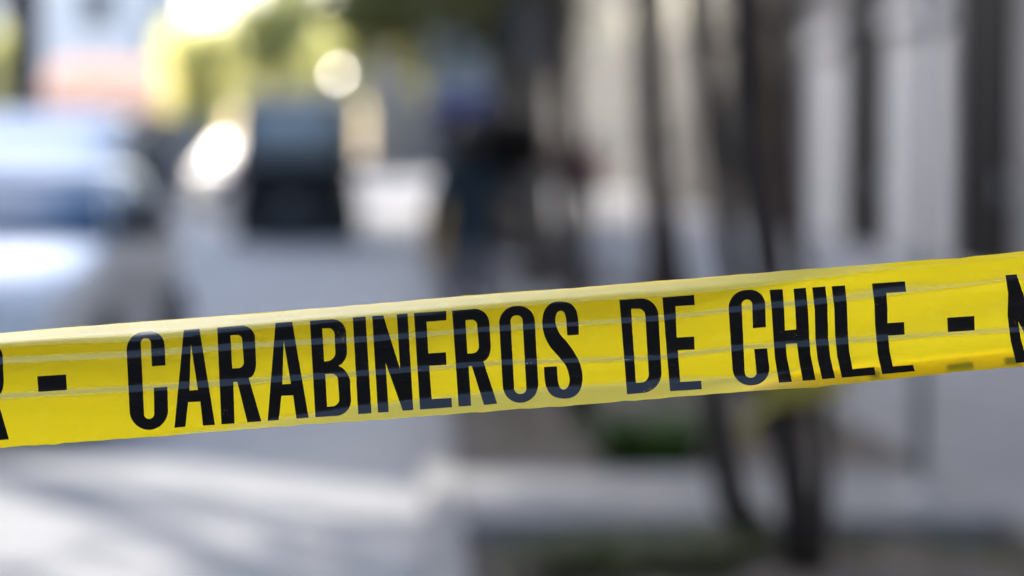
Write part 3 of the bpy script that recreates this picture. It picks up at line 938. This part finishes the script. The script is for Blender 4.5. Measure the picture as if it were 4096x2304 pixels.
stand = dict(step=.05, arm_l=((.24, .02, 1.15), (.25, -.06, .92), (.25, -.09, .86)), arm_r=((.24, .02, 1.15), (.25, -.06, .92), (.25, -.09, .86)))
walk = dict(step=.2, arm_l=((.23, .1, 1.16), (.24, .04, .94), (.24, .02, .88)), arm_r=((.23, -.06, 1.16), (.23, -.22, 1.0), (.22, -.26, .96)))
carry = dict(step=.05, long=True, arm_r=((.24, .02, 1.15), (.25, -.06, .92), (.25, -.09, .86)), arm_l=((.30, -.1, 1.2), (.30, -.2, 1.42), (.29, -.2, 1.49)))
person('person', (.335, 15.4, .05), R(180), 1.74, ('jacket_teal', 'trouser_grey'), 'person with long black hair in a dark teal jacket standing on the second soil pit', carry)
bag = empty('duffel_bag', (.545, 15.42, 1.47), R(68))
rings = []
for q in np.linspace(-1, 1, 13):
    sc = (1 - abs(q) ** 4 * .55)
    rings.append([(sc * .165 * math.copysign(abs(math.cos(a)) ** .7, math.cos(a)) , q * .26, .17 + sc * .185 * math.copysign(abs(math.sin(a)) ** .7, math.sin(a))) for a in np.linspace(0, 2 * math.pi, 20, endpoint=False)])
loft('pouch', rings, M['bag'], bag)
for yy in (-.12, .12):
    tube('strap', [(.17 * math.cos(a), yy, .17 + .19 * math.sin(a)) for a in np.linspace(0, 2 * math.pi, 18)], [.012] * 18, M['bag'], bag, 6)
tag(bag, 'black duffel bag carried on the shoulder of the person in teal', 'bag')
person('person', (3.1, 43.0, .125), R(190), 1.72, ('shirt_red', 'trouser_dark'), 'person in a dark red top walking on the far pavement', walk)
person('person', (2.95, 52.0, .125), R(10), 1.75, ('shirt_pink', 'trouser_dark'), 'person in a dusty pink top standing beyond the one in red', stand)

# ------------------------------------------------------------------ yellow tape tied round the forked tree
tw = empty('wrapped_tape', (1.40, 8.8, .72))
V, F = [], []
nseg = 60
for i in range(nseg + 1):
    a = 2 * math.pi * 2.2 * i / nseg
    r = .15 + .012 * math.sin(a * 3.3)
    z = .02 * math.sin(a * 1.3) + .03 * i / nseg
    for k in range(4):
        V.append((r * 1.1 * math.cos(a) + .004 * math.sin(k * 2 + a), r * .8 * math.sin(a), z + .075 * (k / 3 - .5)))
for i in range(nseg):
    for k in range(3):
        q = i * 4 + k
        F.append((q, q + 1, q + 5, q + 4))
mesh_obj('windings', V, F, M['rope_yellow'], tw, True)
V, F = [], []
for i in range(13):
    t = i / 12
    for k in range(3):
        V.append((-.12 - .12 * t + .02 * math.sin(t * 9) + .03 * (k - 1), -.15 + .02 * math.sin(t * 7 + k), .02 - .2 * t + .01 * (k - 1)))
for i in range(12):
    for k in range(2):
        q = i * 3 + k
        F.append((q, q + 1, q + 4, q + 3))
mesh_obj('loose_end', V, F, M['rope_yellow'], tw, True)
tag(tw, 'crumpled yellow tape wound round the three-stemmed tree', 'tape')

# ------------------------------------------------------------------ the barrier tape, in focus
FPX = 4096 * 85 / 36.0
rotm = cam.rotation_euler.to_matrix()
RIGHT, UP, FWD = rotm @ Vector((1, 0, 0)), rotm @ Vector((0, 1, 0)), rotm @ Vector((0, 0, -1))
PX = TAPE_D / FPX                                    # metres per source pixel in the plane of the tape
ORG = CAM + FWD * TAPE_D

TOP = [(-3200, 1575), (-900, 1397), (0, 1332), (259, 1310), (466, 1294), (813, 1269), (1100, 1247), (1228, 1236), (1492, 1215), (1776, 1190), (2100, 1165), (2321, 1149), (2647, 1123), (3100, 1086), (3410, 1063), (3625, 1047), (3855, 1030), (4096, 1005), (5000, 918), (7200, 706)]
BOT = [(-3200, 2010), (-900, 1850), (0, 1791), (285, 1770), (683, 1741), (1100, 1709), (1259, 1697), (1694, 1666), (2000, 1642), (2336, 1619), (2725, 1585), (3100, 1559), (3255, 1549), (3555, 1519), (3876, 1483), (4096, 1464), (5000, 1385), (7200, 1180)]
TX, TY = zip(*TOP)
BX, BY = zip(*BOT)
def ytop(x): return float(np.interp(x, TX, TY))
def ybot(x): return float(np.interp(x, BX, BY))

# tilt of the film (degrees, + = looks up) as a function of x and of t (0 = top edge, 1 = bottom edge)
def g(t, c, w): return math.exp(-((t - c) / w) ** 2)
def sstep(a, b, x):
    u = min(1, max(0, (x - a) / (b - a)))
    return u * u * (3 - 2 * u)
R1X = [-3200, 0, 520, 1000, 1492, 2000, 2647, 2996, 3255, 3600, 4200, 7200]
R1T = [.2, .245, .28, .277, .303, .304, .32, .29, .283, .26, .22, .2]
R2T = [.5, .555, .577, .587, .593, .595, .655, .62, .63, .645, .69, .7]
LBT = [1.2, 1.02, .985, .93, .86, .835, .845, .86, .9, .95, 1.0, 1.1]
LBA = [0, 4, 10, 20, 30, 33, 30, 20, 10, 0, -4, 0]
TPB = [.10, .115, .15, .125, .115, .11, .12, .11, .09, .07, .05, .05]
TPA = [68, 70, 70, 70, 70, 68, 62, 54, 34, 14, 8, 8]
def tilt(x, t):
    r1, r2 = np.interp(x, R1X, R1T), np.interp(x, R1X, R2T)
    lb, la = np.interp(x, R1X, LBT), np.interp(x, R1X, LBA)
    tb, ta = np.interp(x, R1X, TPB), np.interp(x, R1X, TPA)
    wob = math.sin(x / 310.0) * .5 + math.sin(x / 173.0 + 1.0) * .35
    a = ta * (1 - sstep(tb * .6, tb * 1.3, t + .006 * wob))
    rw = np.interp(x, [0, 900, 1800, 2700, 3300], [.024, .02, .012, .012, .02])
    right = sstep(2700, 3500, x)
    s1 = 1 - .55 * right
    # ridges: a gentle rise, a crisp crest and a sharp fall behind it
    a += 46 * s1 * (g(t, r1, rw) + .12 * g(t, r1 - .02, .03)) + 0 * (g(t, r1, .017) + .35 * g(t, r1 - .035, .04)) - 6 * g(t, r1 + .045, .035)
    a += 44 * (1 - .3 * right) * (g(t, r2, rw * .9) + .12 * g(t, r2 - .02, .03)) + 0 * (g(t, r2, .014) + .3 * g(t, r2 - .03, .04)) - 6 * g(t, r2 + .05, .04)
    a += -3.0 + 4.0 * math.sin(math.pi * (t - .12) / .9)
    if la != 0:
        a += la * sstep(lb - .045, lb + .05, t)
    # fine lengthwise drawing lines of the stretched film
    a += .7 * math.sin(t * 83 + x / 900.0) + .5 * math.sin(t * 151 + 2 + x / 700.0)
    # diagonal wrinkles towards the right end
    if right > 0:
        a += right * 9 * g(t, .28 + (4096 - x) / 9000.0 - .12, .03) * (.6 + .4 * math.sin(x / 90.0))
        a += right * 6 * math.sin(t * 17 + x / 210.0) * .6
    a += sstep(2600, 3000, x) * (1 - sstep(3300, 3700, x)) * 16 * g(t, .90 - (x - 2900) / 5200.0, .018)
    return max(-35, min(76, a))

NT = 150
ts = np.linspace(0, 1, NT + 1)
_cache = {}
def depth_col(x):
    k = round(x, 2)
    if k not in _cache:
        h = (ybot(x) - ytop(x)) * PX
        sl = np.array([math.tan(R(tilt(x, t))) for t in ts])
        d = np.concatenate([[0], np.cumsum((sl[1:] + sl[:-1]) / 2) * h / NT])
        i0 = int(.45 * NT)
        d = -(d - d[i0])                               # going down comes towards the camera where the film looks up
        d += .006 * math.sin(x / 1400.0)
        _cache[k] = d
    return _cache[k]
def depth(x, t):
    x0 = math.floor(x / 20.0) * 20.0
    f = (x - x0) / 20.0
    a = np.interp(t, ts, depth_col(x0))
    b = np.interp(t, ts, depth_col(x0 + 20.0))
    return float(a * (1 - f) + b * f)
def tape_pt(x, y, lift=0.0):
    t = (y - ytop(x)) / (ybot(x) - ytop(x))
    dpt = depth(x, min(1, max(0, t))) - lift
    k = 1 + dpt / TAPE_D
    return ORG + RIGHT * ((x - 2048) * PX * k) + UP * ((1152 - y) * PX * k) + FWD * dpt

def film_mat(name, base, ink=False):
    m = bpy.data.materials.new(name)
    m.use_nodes = True
    n, l = m.node_tree.nodes, m.node_tree.links
    p, out = n['Principled BSDF'], n['Material Output']
    tc = n.new('ShaderNodeTexCoord')
    if ink:
        p.inputs['Roughness'].default_value = .24
        p.inputs['Specular IOR Level'].default_value = .3
        p.inputs['Base Color'].default_value = (*base, 1)
        # pin-holes and scuffs in the print where the yellow film shows
        vz = n.new('ShaderNodeTexNoise')
        vz.inputs['Scale'].default_value = 900
        vz.inputs['Detail'].default_value = 3
        vz2 = n.new('ShaderNodeTexNoise')
        vz2.inputs['Scale'].default_value = 30
        l.new(tc.outputs['Object'], vz.inputs['Vector'])
        l.new(tc.outputs['Object'], vz2.inputs['Vector'])
        ad = n.new('ShaderNodeMath'); ad.operation = 'MULTIPLY'
        l.new(vz.outputs['Fac'], ad.inputs[0])
        l.new(vz2.outputs['Fac'], ad.inputs[1])
        rp = n.new('ShaderNodeValToRGB')
        rp.color_ramp.elements[0].position = .44
        rp.color_ramp.elements[1].position = .5
        rp.color_ramp.elements[0].color = (*base, 1)
        rp.color_ramp.elements[1].color = (.3, .24, .03, 1)
        l.new(ad.outputs[0], rp.inputs['Fac'])
        l.new(rp.outputs['Color'], p.inputs['Base Color'])
    else:
        p.inputs['Roughness'].default_value = .2
        p.inputs['Specular IOR Level'].default_value = .5
        p.inputs['IOR'].default_value = 1.65
        p.inputs['Coat Weight'].default_value = 1.0
        p.inputs['Coat IOR'].default_value = 1.6
        p.inputs['Coat Roughness'].default_value = .22
        nz = n.new('ShaderNodeTexNoise')
        nz.inputs['Scale'].default_value = 9
        nz.inputs['Detail'].default_value = 4
        mp = n.new('ShaderNodeMapping')
        mp.inputs['Scale'].default_value = (.35, 1, 4)
        l.new(tc.outputs['Object'], mp.inputs['Vector'])
        l.new(mp.outputs[0], nz.inputs['Vector'])
        rp = n.new('ShaderNodeValToRGB')
        rp.color_ramp.elements[0].position = .3
        rp.color_ramp.elements[1].position = .7
        rp.color_ramp.elements[0].color = (base[0] * .93, base[1] * .92, base[2], 1)
        rp.color_ramp.elements[1].color = (*base, 1)
        l.new(nz.outputs['Fac'], rp.inputs['Fac'])
        l.new(rp.outputs['Color'], p.inputs['Base Color'])
        tr = n.new('ShaderNodeBsdfTranslucent')
        l.new(rp.outputs['Color'], tr.inputs['Color'])
        mx = n.new('ShaderNodeMixShader')
        mx.inputs['Fac'].default_value = .64
        l.new(p.outputs[0], mx.inputs[1])
        l.new(tr.outputs[0], mx.inputs[2])
        l.new(mx.outputs[0], out.inputs['Surface'])
    return m

def fine_relief(m, strength):
    n, l = m.node_tree.nodes, m.node_tree.links
    p = n['Principled BSDF']
    tc = n.new('ShaderNodeTexCoord')
    mp = n.new('ShaderNodeMapping')
    mp.inputs['Rotation'].default_value = (0, R(4.4), 0)
    mp.inputs['Scale'].default_value = (7, 60, 60)
    nz = n.new('ShaderNodeTexNoise')
    nz.inputs['Scale'].default_value = 3.0
    nz.inputs['Detail'].default_value = 5
    nz.inputs['Roughness'].default_value = .62
    l.new(tc.outputs['Object'], mp.inputs['Vector'])
    l.new(mp.outputs[0], nz.inputs['Vector'])
    bp = n.new('ShaderNodeBump')
    bp.inputs['Strength'].default_value = strength
    bp.inputs['Distance'].default_value = .002
    l.new(nz.outputs['Fac'], bp.inputs['Height'])
    l.new(bp.outputs['Normal'], p.inputs['Normal'])
    l.new(bp.outputs['Normal'], p.inputs['Coat Normal'])
    n2 = n.new('ShaderNodeTexNoise')
    n2.inputs['Scale'].default_value = 45
    n2.inputs['Detail'].default_value = 6
    l.new(tc.outputs['Object'], n2.inputs['Vector'])
    mr = n.new('ShaderNodeMapRange')
    mr.inputs['From Min'].default_value = .3
    mr.inputs['From Max'].default_value = .7
    mr.inputs['To Min'].default_value = .14
    mr.inputs['To Max'].default_value = .3
    l.new(n2.outputs['Fac'], mr.inputs['Value'])
    l.new(mr.outputs[0], p.inputs['Roughness'])

M['film'] = film_mat('yellow_tape_film', (.96, .76, .01))
M['ink'] = film_mat('black_print', (.006, .006, .006), True)
fine_relief(M['film'], .2)
fine_relief(M['ink'], .16)

tape = empty('barrier_tape', ORG)
tape.location = (0, 0, 0)
rs = np.random.default_rng(2)
xs = list(np.arange(-3200, -200, 80)) + list(np.arange(-200, 4300, 20)) + list(np.arange(4300, 7201, 80))
rows = sorted(set([0, .004, .01] + [round(v, 4) for v in np.linspace(.02, .98, 97)] + [.99, 1.0]))
jag_t = np.interp(xs, np.arange(-3200, 7300, 55), np.cumsum(rs.normal(size=len(np.arange(-3200, 7300, 55)))) * 0 + rs.normal(size=len(np.arange(-3200, 7300, 55))) * .9)
jag_b = np.interp(xs, np.arange(-3200, 7300, 38), rs.normal(size=len(np.arange(-3200, 7300, 38))) * 1.4)
V, F = [], []
for i, x in enumerate(xs):
    yt, yb = ytop(x) + jag_t[i], ybot(x) + jag_b[i]
    if 683 < x < 700: yb -= 5
    for t in rows:
        V.append(tape_pt(x, yt + (yb - yt) * t))
nr = len(rows)
for i in range(len(xs) - 1):
    for k in range(nr - 1):
        q = i * nr + k
        F.append((q, q + 1, q + nr + 1, q + nr))
mesh_obj('film', V, F, M['film'], tape, True)

# the top edge rolls over backwards; the lower edge is folded up behind at the right
V, F = [], []
xr = [x for x in xs if x < 3300]
for x in xr:
    p0 = tape_pt(x, ytop(x) + .5)
    s = 1 - sstep(2500, 3250, x)
    for k in range(7):
        a = k / 6 * 1.9
        V.append(p0 + FWD * (.0045 * s * math.sin(a) + .0003) - UP * (.005 * s * (1 - math.cos(a)) + .0002))
for i in range(len(xr) - 1):
    for k in range(6):
        q = i * 7 + k
        F.append((q, q + 7, q + 8, q + 1))
mesh_obj('rolled_edge', V, F, M['film'], tape, True)
V, F = [], []
xf = [x for x in xs if 2880 <= x]
def fold_h(x): return 62 * sstep(2880, 3250, x) + 6
for x in xf:
    for k in range(9):
        t = k / 8
        lift = -(.0012 + .0016 * math.sin(t * math.pi * .9))
        V.append(tape_pt(x, ybot(x) - 1 - fold_h(x) * t, lift))
for i in range(len(xf) - 1):
    for k in range(8):
        q = i * 9 + k
        F.append((q, q + 9, q + 10, q + 1))
mesh_obj('folded_edge', V, F, M['film'], tape, True)

def fillet(poly):
    out = []
    n = len(poly)
    for i, p in enumerate(poly):
        x, y = p[0], p[1]
        r = p[2] if len(p) > 2 else 0
        if r == 0:
            out.append((x, y))
            continue
        P = Vector((x, y))
        A = Vector(poly[i - 1][:2])
        B = Vector(poly[(i + 1) % n][:2])
        ra, rb = min(r, (A - P).length * .98), min(r, (B - P).length * .98)
        a = P + (A - P).normalized() * ra
        b = P + (B - P).normalized() * rb
        c1, c2 = a.lerp(P, .56), b.lerp(P, .56)
        for k in range(13):
            u = k / 12
            q = a * (1 - u) ** 3 + c1 * 3 * u * (1 - u) ** 2 + c2 * 3 * u * u * (1 - u) + b * u ** 3
            out.append((q.x, q.y))
    return out

def smooth_path(pts):
    """Catmull-Rom through the points; a third value 1 marks a corner"""
    n = len(pts)
    out = []
    for i in range(n):
        p1, p2 = Vector(pts[i][:2]), Vector(pts[(i + 1) % n][:2])
        c1, c2 = len(pts[i]) > 2, len(pts[(i + 1) % n]) > 2
        p0 = Vector(pts[i - 1][:2]) if not c1 else p1
        p3 = Vector(pts[(i + 2) % n][:2]) if not c2 else p2
        if c1 and c2:
            out.append(tuple(p1))
            continue
        for k in range(7):
            t = k / 7
            q = .5 * ((2 * p1) + (p2 - p0) * t + (2 * p0 - 5 * p1 + 4 * p2 - p3) * t * t + (-p0 + 3 * p1 - 3 * p2 + p3) * t ** 3)
            out.append((q.x, q.y))
    return out

Z = 1100 / 2125.0
OFF = {1: (0, 1100), 2: (1000, 1050), 3: (2000, 1000), 4: (2996, 950)}
def R_shape(dx=0, dy=0):
    o = [(1678, 405), (1966, 383, 105), (1984, 790, 120), (1922, 795), (2020, 1130), (1912, 1138), (1833, 824), (1803, 826), (1813, 1147), (1711, 1154)]
    h = [(1781, 466), (1868, 460, 38), (1888, 718, 48), (1795, 722)]
    sh = lambda q: [(p[0] + dx, p[1] + dy) + tuple(p[2:]) for p in q]
    return [sh(o), sh(h)]
LET = [
    ('letter_r', 1, R_shape(-1950, 140)),
    ('dash', 1, [[(288, 783), (510, 769), (518, 888), (297, 903)]]),
    ('letter_c', 1, [[(972, 447, 140), (1268, 428, 115), (1279, 698), (1174, 705), (1164, 485, 39), (1086, 489, 39), (1115, 1115, 40), (1192, 1111, 40), (1189, 870), (1294, 864), (1303, 1188, 150), (1009, 1206, 155)]]),
    ('letter_a', 1, [[(1420, 424), (1541, 415), (1662, 1158), (1568, 1164), (1548, 978), (1454, 983), (1433, 1173), (1348, 1181)], [(1475, 535), (1529, 888), (1464, 893)]]),
    ('letter_r', 1, R_shape()),
    ('letter_a', 2, [[(197, 467), (326, 458), (453, 1198), (359, 1207), (333, 1026), (243, 1031), (222, 1217), (136, 1224)], [(260, 600), (316, 937), (250, 942)]]),
    ('letter_b', 2, [[(463, 450), (737, 431, 110), (754, 770, 85), (683, 797), (770, 838, 85), (787, 1178, 120), (505, 1195)], [(558, 509), (651, 507, 45), (662, 752, 60), (573, 766)], [(582, 862), (676, 857, 48), (694, 1106, 55), (596, 1115)]]),
    ('letter_i', 2, [[(794, 425), (893, 417), (939, 1164), (836, 1171)]]),
    ('letter_n', 2, [[(944, 414), (1030, 408), (1160, 825), (1134, 400), (1218, 394), (1262, 1139), (1181, 1145), (1048, 775), (1072, 1154), (989, 1160)]]),
    ('letter_e', 2, [[(1267, 390), (1516, 374), (1518, 446), (1364, 457), (1378, 703), (1514, 693), (1519, 790), (1385, 798), (1404, 1055), (1557, 1046), (1561, 1118), (1314, 1136)]]),
    ('letter_r', 2, [[(1562, 371), (1842, 350, 115), (1868, 750, 120), (1803, 762), (1910, 1090), (1808, 1100), (1714, 800), (1690, 801), (1709, 1107), (1612, 1112)], [(1665, 445), (1752, 440, 42), (1773, 698, 55), (1680, 704)]]),
    ('letter_o', 3, [[(-14, 440, 135), (262, 424, 125), (304, 1168, 140), (30, 1192, 140)], [(80, 507, 42), (172, 502, 42), (206, 1110, 44), (112, 1114, 44)]]),
    ('letter_s', 3, 'S'),
    ('letter_d', 3, [[(923, 386), (1217, 364, 140), (1256, 1090, 150), (982, 1115)], [(1013, 456), (1120, 449, 58), (1153, 1020, 62), (1050, 1027)]]),
    ('letter_e', 3, [[(1255, 367), (1499, 347), (1505, 425), (1356, 434), (1366, 677), (1500, 669), (1504, 769), (1374, 774), (1393, 1020), (1554, 1010), (1560, 1075), (1314, 1091)]]),
    ('letter_c', 3, [[(1758, 322, 135), (2046, 297, 125), (2055, 596), (1954, 604), (1948, 381, 40), (1866, 385, 40), (1893, 990, 43), (1986, 984, 43), (1964, 766), (2064, 760), (2095, 1030, 130), (1806, 1060, 145)]]),
    ('letter_h', 4, [[(159, 405), (260, 399), (272, 560), (278, 718), (365, 711), (358, 560), (344, 396), (439, 388), (456, 560), (466, 780), (475, 900), (515, 1100), (416, 1107), (385, 940), (370, 817), (284, 823), (292, 920), (332, 1115), (231, 1122), (200, 930), (184, 700), (176, 560)]]),
    ('letter_i', 4, [[(488, 386), (590, 378), (606, 520), (612, 780), (627, 920), (666, 1086), (565, 1095), (530, 940), (513, 780), (508, 560)]]),
    ('letter_l', 4, [[(639, 377), (742, 370), (757, 520), (764, 740), (775, 880), (800, 1018), (969, 1000), (978, 1061), (718, 1083), (682, 920), (665, 750), (660, 560)]]),
    ('letter_e', 4, [[(950, 356), (1204, 338), (1215, 418), (1062, 428), (1070, 560), (1070, 662), (1198, 653), (1203, 750), (1075, 759), (1087, 880), (1112, 996), (1267, 984), (1281, 1033), (1030, 1056), (995, 900), (975, 680), (970, 520)]]),
    ('dash', 4, [[(1532, 620), (1741, 606), (1744, 717), (1536, 732)]]),
    ('letter_n', 4, [[(1982, 290), (2068, 285), (2195, 660), (2168, 270), (2250, 262), (2262, 500), (2275, 700), (2330, 945), (2250, 952), (2200, 870), (2080, 648), (2100, 780), (2150, 962), (2065, 970), (2022, 800), (1998, 600), (2002, 430)]]),
]
S_PATH = [(609, 655, 1), (606, 560), (590, 470), (545, 415), (470, 398), (395, 412), (343, 470), (327, 560), (342, 655), (385, 745), (450, 820), (505, 890), (530, 955), (537, 1020), (520, 1062), (490, 1078), (462, 1060), (447, 1000), (440, 898, 1), (340, 904, 1), (344, 985), (360, 1065), (405, 1125), (485, 1148), (565, 1135), (620, 1080), (638, 990), (622, 890), (580, 800), (520, 715), (465, 650), (436, 590), (428, 535), (438, 490), (465, 470), (495, 482), (510, 530), (515, 590), (520, 660, 1)]

def glyph(name, loops, lift=.00018, parent=tape, mname='ink'):
    """fill the outline, cut it into small cells and lay it on the film"""
    cu = bpy.data.curves.new('outline', 'CURVE')
    cu.dimensions = '2D'
    cu.fill_mode = 'BOTH'
    for lp_ in loops:
        sp = cu.splines.new('POLY')
        sp.points.add(len(lp_) - 1)
        for i, (x, y) in enumerate(lp_):
            sp.points[i].co = (x / 1000.0, y / 1000.0, 0, 1)
        sp.use_cyclic_u = True
    tmp = bpy.data.objects.new('outline', cu)
    link(tmp)
    dg = bpy.context.evaluated_depsgraph_get()
    me = bpy.data.meshes.new_from_object(tmp.evaluated_get(dg))
    bpy.data.objects.remove(tmp)
    bm = bmesh.new()
    bm.from_mesh(me)
    bmesh.ops.remove_doubles(bm, verts=bm.verts, dist=1e-6)
    xs_ = [v.co.x for v in bm.verts]
    ys_ = [v.co.y for v in bm.verts]
    yy = min(ys_) + .009
    sl = -.0773
    while yy < max(ys_) + .1:
        geom = bm.verts[:] + bm.edges[:] + bm.faces[:]
        bmesh.ops.bisect_plane(bm, geom=geom, plane_co=(xs_[0], yy, 0), plane_no=(-sl, 1, 0))
        yy += .009
    xx = min(xs_) + .03
    while xx < max(xs_):
        geom = bm.verts[:] + bm.edges[:] + bm.faces[:]
        bmesh.ops.bisect_plane(bm, geom=geom, plane_co=(xx, 0, 0), plane_no=(1, 0, 0))
        xx += .03
    for v in bm.verts:
        v.co = tape_pt(v.co.x * 1000, v.co.y * 1000, lift)
    bm.normal_update()
    av = sum((f.normal for f in bm.faces), Vector())
    if av.dot(FWD) > 0:
        bmesh.ops.reverse_faces(bm, faces=bm.faces)
    bpy.data.meshes.remove(me)
    return bm_obj(name, bm, M[mname], parent, True)

for nm, reg, loops in LET:
    ox, oy = OFF[reg]
    lp2 = [smooth_path(S_PATH)] if loops == 'S' else [fillet(q) for q in loops]
    glyph(nm, [[(ox + x * Z, oy + y * Z) for x, y in q] for q in lp2])
# print on the folded-up strip, showing dimly through the film
for x0, x1, hh in ((3480, 3520, 40), (3790, 3895, 36), (4020, 4080, 40)):
    glyph('print_mark', [[(x0, ybot(x0) - 10), (x1, ybot(x1) - 10), (x1 - 4, ybot(x1) - hh), (x0 - 4, ybot(x0) - hh)]], -.0010)
tag(tape, 'taut yellow plastic barrier tape with black lettering stretched across the view', 'barrier tape')

# posts the tape is tied to, outside the picture
for sx, lab in ((-3200, 'slim steel stand holding the low end of the yellow tape'), (7200, 'slim steel stand holding the high end of the yellow tape')):
    p = tape_pt(sx, (ytop(sx) + ybot(sx)) / 2)
    gz = 0.0 if p.x < KX else .125
    st = empty('barrier_stand', (p.x, p.y, gz))
    tube('shaft', [(0, 0, 0), (0, 0, p.z - gz + .25)], [.022, .022], M['dark_steel'], st, 14)
    lathe('foot', [(.2, 0), (.2, .02), (.05, .05), (.03, .1), (.0, .1)], M['dark_steel'], st, 24)
    tag(st, lab, 'stand', 'stands for the barrier tape')
